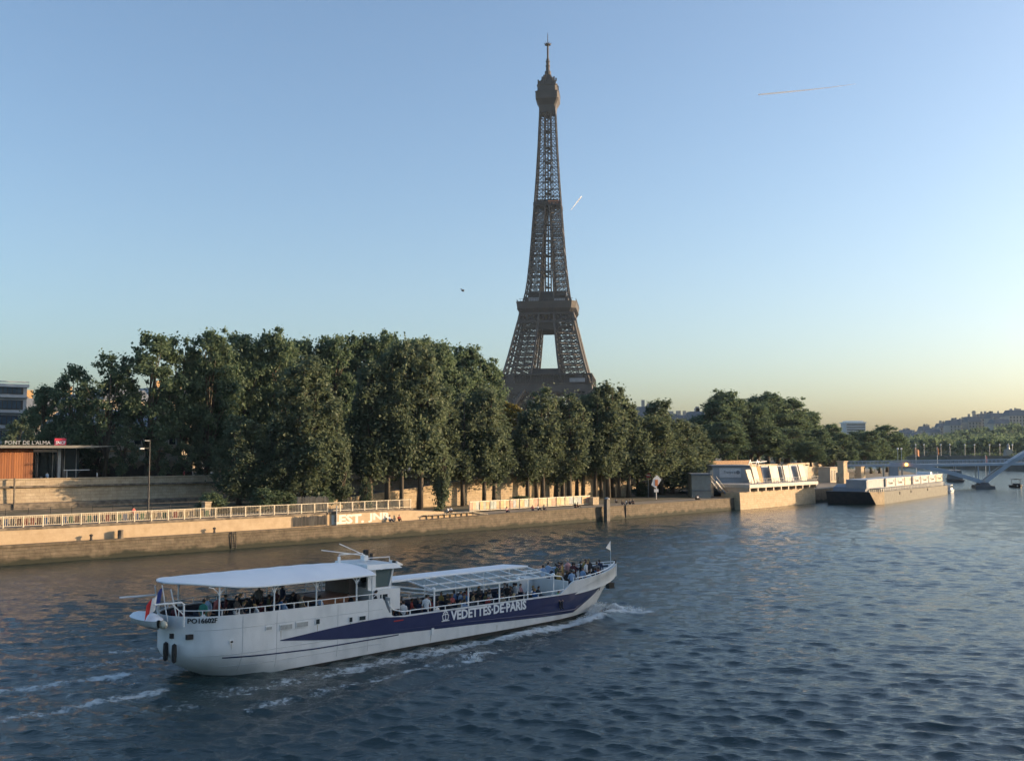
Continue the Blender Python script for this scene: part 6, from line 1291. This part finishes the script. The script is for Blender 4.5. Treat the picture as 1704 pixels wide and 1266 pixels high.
MB().ball((-22.4, -3.9, 7.3), .45, 10, 8).build('navigation_lamp', lm, fb)
for k, x in enumerate((-24.5, -23.4)): m = MB().tube([(x, 3.4, dz(x)), (x, 3.4, dz(x) + 4.6)], .07, 6).build('lamp_post', M_BR, fb); MB().ball((x, 3.4, dz(x) + 4.9), .32, 8, 6).build('globe', M_WHITE, m)
# approach pylons
for px, w, lb in ((1402, 2.2, 'tall sunlit stone pylon at the footbridge approach, left one'), (1431, 2.0, 'second sunlit stone pylon under the footbridge approach')):
    b = bank(s_at(px, 9, 5), 9, 2.95); hh = at_y(px, 768 if px < 1410 else 777, b.y).z - 2.95; o = MB(); c = Vector((0, 0, 0))
    o.cbox((b.x, b.y, b.z + hh / 2), (w, w * .8, hh), BANK_ROT).cbox((b.x, b.y, b.z + hh * .25), (w * 1.4, w, hh * .5), BANK_ROT).cbox((b.x, b.y, b.z + hh + .1), (w * 1.15, w, .22), BANK_ROT)
    tag(o.build('stone_pylon', M_RAMP, world=True), lb, 'pylon', 'stone pylons by the footbridge')
b = bank(s_at(1383, 14), 14, 2.95); o = thing('kiosk', 'low beige kiosk with dark slits left of the stone pylon', 'kiosk', tuple(b), BANK_ROT); MB().box(-3.5, 5, -1.5, 2, 0, 4.0).box(-3.7, 5.2, -1.7, 2.2, 4.0, 4.25).build('wall', M_PLASTER, o)
for k in range(4): MB().box(-2.8 + k * 1.9, -1.7 + k * 1.9, -1.56, -1.4, .6, 3.3).build('opening', M_DARK, o)
# flags and lamps
FLG = mat('flag_orange', (.55, .27, .12), .8, (.45, .20, .10), 2); FLG2 = mat('flag_rose', (.50, .22, .20), .8)
for px, top, m, lb in ((1524.5, 745, FLG, 'wide pale orange flag on a pole behind the footbridge'), (1560, 743, FLG, 'narrow orange flag hanging on the next pole behind the footbridge'), (1640, 757, FLG2, 'small red flag behind the footbridge deck')):
    p = at_y(px, 772, 350); H = at_y(px, top, 350).z - 3; o = thing('flag', lb, 'flag', (p.x, 350, 3), R(20), 'flags behind the footbridge'); MB().tube([(0, 0, 0), (0, 0, H)], .07, 6).build('pole', M_WHITE, o); wd = 2.2 if px < 1530 else .9; vs = []; n = 8
    for i in range(n + 1):
        for j in range(4): vs.append((-.4 * (wd > 1) + i / n * wd, .15 * math.sin(i * 1.1), H - j * .75 - i * .12))
    MB().add(vs + [(x, y + .03, z) for x, y, z in vs], [(i * 4 + j, (i + 1) * 4 + j, (i + 1) * 4 + j + 1, i * 4 + j + 1) for i in range(n) for j in range(3)] + [(36 + i * 4 + j, 36 + i * 4 + j + 1, 36 + (i + 1) * 4 + j + 1, 36 + (i + 1) * 4 + j) for i in range(n) for j in range(3)]).build('cloth', m, o)

# ================================================================== FAR BANK, HILL AND SKYLINE
ss = seg(470, 900, 8)
tag(MB().sweep(lambda s: [(-135, -1.2), (-135, 3.4), (-147, 3.5), (-147.2, 8.3), (-147.6, 8.3), (-147.6, -1.2)], ss).build('far_embankment_wall', mat('far_stone', (.13, .12, .10), .9, (.08, .075, .06), .2), world=True), 'dark stone embankment wall across the river on the far right', 'wall')
hm = MB(); gx, gy = frange(120, 1500, 40), frange(560, 2100, 40); 
def hill_z(x, y):
    d = ((x - bank(600, -148).x) * N2.x + (y - bank(600, -148).y) * N2.y); k = min(1, max(0, (y - 700) / 420)); e = min(1, max(0, (x / y - .36) / .20)); return 8.2 + 34 * k * k * (3 - 2 * k) * (.25 + .75 * e)
vs = []; n = len(gy)
def far_ground(x, y):                                    # keep the river clear: only land beyond the far wall
    q = Vector((x, y)) - A0; s = q.dot(U2); return (q.dot(N2) - q_off(s)) > 146
for x in gx:
    for y in gy: vs.append((x, y, hill_z(x, y) if far_ground(x, y) else -2.5))
hm.add(vs, [(i * n + j, (i + 1) * n + j, (i + 1) * n + j + 1, i * n + j + 1) for i in range(len(gx) - 1) for j in range(n - 1)])
tag(hm.build('hill', mat('hill_green', (.045, .055, .025), .95, (.03, .04, .018), .02), world=True, smooth=True), 'green hillside across the river', 'hill', kind='structure')
rngw = np.random.default_rng(5); cs, rs, ns = [], [], []
for k in range(420):
    px = rngw.uniform(1480, 1830); y = rngw.uniform(650, 1000); x = (px - 852) / FPX * y
    if not far_ground(x, y): continue
    z = hill_z(x, y); r = rngw.uniform(3.2, 5.2); hgt = rngw.uniform(7, 13)
    if y > 820: hgt *= .7
    for q in range(4): cs.append(np.array([x + rngw.normal(0, 2.2), y + rngw.normal(0, 2), z + hgt - r * rngw.uniform(.2, 1.2)])); rs.append(r * rngw.uniform(.5, .9)); ns.append(52)
tag(link('hillside_wood', leaves_mesh('hillside_wood', cs, rs, ns, 1.15, rngw, L_PLANE)), 'dense green wood covering the hillside across the river', 'wood', kind='stuff')
cs, rs, ns = [], [], []
for s in frange(560, 880, 130):
    p = bank(s, -149, 8.3); cs.append(np.array(p) + (0, 0, .7)); rs.append(1.4); ns.append(26)
tag(link('embankment_hedge', leaves_mesh('embankment_hedge', cs, rs, ns, .6, rngw, L_PLANE)), 'dark low hedge on top of the far embankment wall', 'hedge', kind='stuff')
for i, px in enumerate((1524, 1538, 1566, 1581, 1606, 1622, 1647, 1664, 1685)):
    p = at_y(px, 757, 610); o = thing('street_lamp', '%s globe lamp from the left along the far embankment' % ordinal(i + 1), 'lamp', (p.x, 610, 8.2), 0, 'globe lamps along the far embankment'); H = at_y(px, 741, 610).z - 8.2; MB().tube([(0, 0, 0), (0, 0, H)], .16, 6).build('pole', M_GREYMET, o); MB().ball((0, 0, H + .4), .5, 8, 6).build('globe', M_WHITE, o)
M_FAR_ = mat('monument_stone', (.30, .29, .26), .9); p = at_y(1678, 757, 600); o = thing('monument', 'pale stone plinth with a statue on the far embankment', 'monument', (p.x, 600, 8.2)); o.scale = (.75, .75, .75); MB().hexa([(-3.5, -2, 0), (3.5, -2, 0), (3.5, 2, 0), (-3.5, 2, 0)], [(-2.5, -1.5, 5.5), (2.5, -1.5, 5.5), (2.5, 1.5, 5.5), (-2.5, 1.5, 5.5)]).build('plinth', M_FAR_, o); MB().lathe([(1.2, 5.5), (.9, 7), (1.1, 8.4), (.5, 9.2), (.5, 10)], n=10).build('statue', M_GREYMET, o)
M_FAR = mat('far_stone_pale', (.44, .40, .35), .9, (.36, .33, .29), .05); M_FARROOF = mat('far_zinc', (.16, .17, .19), .7, (.12, .13, .145), .05); M_FARWIN = mat('far_window', (.06, .07, .08), .4)
def far_house(px0, px1, top, Y, z0, lb, roof=.28, chim=3, name='far_house', group='houses along the far skyline', depth=16):
    a, b = at_y(px0, top, Y), at_y(px1, top, Y); w = b.x - a.x; H = a.z - z0; o = thing(name, lb, 'building', (a.x, Y, z0), 0, group); rh = min(6.0, H * roof); hw = H - rh
    MB().box(0, w, 0, depth, 0, hw).build('wall', M_FAR, o); rf = MB().hexa([(-.3, -.3, hw), (w + .3, -.3, hw), (w + .3, depth + .3, hw), (-.3, depth + .3, hw)], [(w * .08, 3, H), (w * .92, 3, H), (w * .92, depth - 3, H), (w * .08, depth - 3, H)]).build('roof', M_FARROOF, o)
    rr = random.Random(int(px0)); m = MB(); nc = max(3, int(w / 3.2)); nr = max(2, int(hw / 3.4))
    for i in range(nc):
        for j in range(nr): cx = w * (i + .5) / nc; cz = hw - 1.7 - 3.3 * j; m.box(cx - .6, cx + .6, -.12, .05, cz - 1.0, cz + 1.0)
    q = m.build('windows', M_FARWIN, o); q['kind'] = 'stuff'
    for k in range(chim): x = w * rr.uniform(.05, .9); MB().box(x, x + rr.uniform(1, 2.4), 4, 6, hw + rh * .6, H + rr.uniform(1, 3.2)).build('chimney', M_FAR, rf)
    return o
for i, (a, b, t, Y) in enumerate(((1502, 1521, 715, 1150), (1520, 1536, 719, 1080), (1535, 1549, 709, 1200), (1548, 1566, 714, 1120), (1564, 1581, 704, 1160), (1580, 1598, 699, 1120), (1598, 1612, 697, 1180), (1611, 1633, 693, 1120), (1633, 1649, 688, 1150), (1648, 1675, 687, 1100), (1679, 1722, 682, 1040), (1655, 1682, 697, 1010))):
    far_house(a, b, t, Y, hill_z((a - 852) / FPX * Y, Y) - 2, '%s pale house from the left on the hilltop skyline' % ordinal(i + 1) if i < 11 else 'lower grey house in front of the hilltop skyline, near the right edge', chim=4)
o = thing('chimney_tower', 'slim square tower rising above the hilltop houses', 'tower', (at_y(1621, 700, 1130).x, 1130, 35)); H = at_y(1621, 687, 1130).z - 35; MB().box(-1.3, 1.3, -1.3, 1.3, 0, H).box(-1.8, 1.8, -1.8, 1.8, H, H + 1.2).build('shaft', M_FAR, o); MB().box(-1.2, 1.2, -1.2, 1.2, H + 1.2, H + 2.4).build('cap', M_FARROOF, o)
# tall pale block far behind the trees
a, b = at_y(1408, 700, 1300), at_y(1440, 700, 1300); o = thing('tower_block', 'pale modern tower block with a flat overhanging cap far behind the trees', 'building', (a.x, 1300, 6)); w = b.x - a.x; H = a.z - 6
MB().box(0, w, 0, 22, 0, H - 3).build('wall', M_PANEL, o); MB().box(-1.2, w + 1.2, -1.2, 23, H - 3, H - 1.6).box(2, w - 2, 2, 20, H - 1.6, H).build('cap', M_WHITE, o)
for j in range(9): MB().box(.6, w - .6, -.15, .05, H - 6 - j * 3.2, H - 4.5 - j * 3.2).build('window_band', M_FARWIN, o)
for i, (a, b, t, Y) in enumerate(((1058, 1098, 676, 420), (1100, 1132, 688, 470), (1128, 1150, 690, 430), (1148, 1176, 684, 400))):
    far_house(a, b, t, Y, UPZ, ['dark roofed building behind the poplars just right of the tower', 'low roofline behind the tallest poplar right of the tower', 'roof with small chimneys between poplars and the tree clump', 'brick topped roof at the left edge of the tree clump'][i], chim=2, name='rear_house', group='roofs behind the poplars', depth=14)

# ================================================================== THE NEAR RIGHT BANK (beside the viewer; unseen houses added to shade the boat)
o = MB().sweep(lambda s: [(-132, -1.2), (-132, 2.5), (-139, 2.6), (-139.3, 8), (-210, 8.2)], seg(-60, 330, 10), False).build('right_bank', M_PAVE, world=True); tag(o, 'paved right bank embankment beside the viewer', 'ground', kind='structure')
def shade_house(k):
    q = A0 + U2 * (82 + 33 * k) + N2 * 150; o = thing('unseen_shade_house', 'unseen cream apartment house added on the near right bank to shade the boat', 'building', (q.x, q.y, 8), BANK_ROT + math.pi, 'unseen shade houses on the near right bank'); return o
H0 = shade_house(0); MB().box(0, 32.6, 0, 14, 0, 25.4).build('wall', M_PLASTER, H0); MB().hexa([(0, 0, 25.4), (32.6, 0, 25.4), (32.6, 14, 25.4), (0, 14, 25.4)], [(1, 1.6, 31), (31.6, 1.6, 31), (31.6, 12.4, 31), (1, 12.4, 31)]).build('roof', M_ZINC, H0)
for j in range(7): MB().box(0, 32.6, -.5, .0, 3.4 * j + 3.3, 3.4 * j + 3.6).build('balcony', M_PLASTER, H0)
facade(H0, .5, 32.1, 1, 24.8, 0, 10, 7, 1.2, 2.1, M_PLASTER, M_GLASS)
for k in range(1, 6):
    c = copy_tree(H0); q = A0 + U2 * (82 + 33 * k) + N2 * 150; c.location = (q.x, q.y, 8)

# ================================================================== SKY TRAFFIC
M_TRAIL = bpy.data.materials.new('contrail_vapour'); M_TRAIL.use_nodes = True; _n = M_TRAIL.node_tree; _t = _n.nodes.new('ShaderNodeBsdfTranslucent'); _t.inputs[0].default_value = (.95, .95, .95, 1); _n.links.new(_t.outputs[0], _n.nodes['Material Output'].inputs[0])
for pts, lb in ((((1262, 158, .9), (1300, 154.5, 1.0), (1340, 150.5, .7), (1380, 146, .45), (1424, 140, .15)), 'long thin white contrail at the upper right'), (((950, 350, .25), (957, 341, .5), (964, 332, .7), (968, 327, .8)), 'short white contrail right of the tower')):
    m = MB().tube([at_y(x, y, 9000) for x, y, r in pts], [r * 7.5 for x, y, r in pts], 8).build('contrail', M_TRAIL, world=True); tag(m, lb, 'contrail')
for px, py, Y, lb in ((770, 484, 140, 'small dark bird flying above the tree tops'),):
    p = at_y(px, py, Y); m = MB(); m.ball((0, 0, 0), .12, 8, 6, (2.2, .8, .8))
    for sd in (-1, 1): m.add([(.12, sd * .05, .03), (-.14, sd * .05, .03), (-.18, sd * .36, .22), (.02, sd * .36, .22), (-.2, sd * .62, .10), (.12, sd * .05, .0), (-.14, sd * .05, .0), (-.18, sd * .36, .19), (.02, sd * .36, .19), (-.2, sd * .62, .08)], [(0, 1, 2, 3), (3, 2, 4), (8, 7, 6, 5), (9, 7, 8)])
    m.add([(-.22, -.05, 0), (-.42, -.1, .02), (-.42, .1, .02), (-.22, .05, 0)], [(0, 1, 2, 3)]); o = m.build('bird', M_DARK); o.location = p; o.rotation_euler = (.3, .2, .6); tag(o, lb, 'bird')

# ================================================================== SPRAY AND AIR
M_SPRAY = mat('spray_white', (.80, .82, .82), .8, (.7, .73, .74), 3)
rngs = np.random.default_rng(11); cs, rs, ns = [], [], []
for s, l, z, r, n in [(33.0, 1.2, .5, .55, 420), (32.2, 1.7, .5, .6, 500), (31.2, 2.2, .3, .55, 360), (33.8, 1.9, .35, .6, 380), (34.6, 2.6, .2, .6, 260), (35.2, 3.2, .1, .5, 140), (30.2, 2.9, .15, .5, 220), (29, 3.2, .08, .45, 140)]:
    for side in (1, -1):
        p = BOAT_O + BOAT_A * s + BOAT_R * (l * side); cs.append(np.array([p.x, p.y, z * .8])); rs.append(r * .85); ns.append(n * 3)
p = at_z(790, 1098); cs.append(np.array([p.x, p.y, .12])); rs.append(.4); ns.append(420)
tag(link('bow_spray', leaves_mesh('bow_spray', cs, rs, ns, .05, rngs, M_SPRAY, (1, 1, .55))), 'white spray thrown up by the tour boat bow', 'spray', kind='stuff')
hz = MB().box(-700, 1600, -60, 2150, -1.6, 345).build('haze', None)
hv = bpy.data.materials.new('haze_air'); hv.use_nodes = True; n_ = hv.node_tree; n_.nodes.remove(n_.nodes['Principled BSDF']); pvn = n_.nodes.new('ShaderNodeVolumePrincipled')
pvn.inputs['Color'].default_value = (.66, .83, 1.0, 1); pvn.inputs['Density'].default_value = .00006; pvn.inputs['Anisotropy'].default_value = .0
n_.links.new(pvn.outputs[0], n_.nodes['Material Output'].inputs['Volume']); hz.data.materials.clear(); hz.data.materials.append(hv)
tag(hz, 'thin evening haze over the river', 'haze', kind='stuff')
SC.cycles.volume_bounces = 0
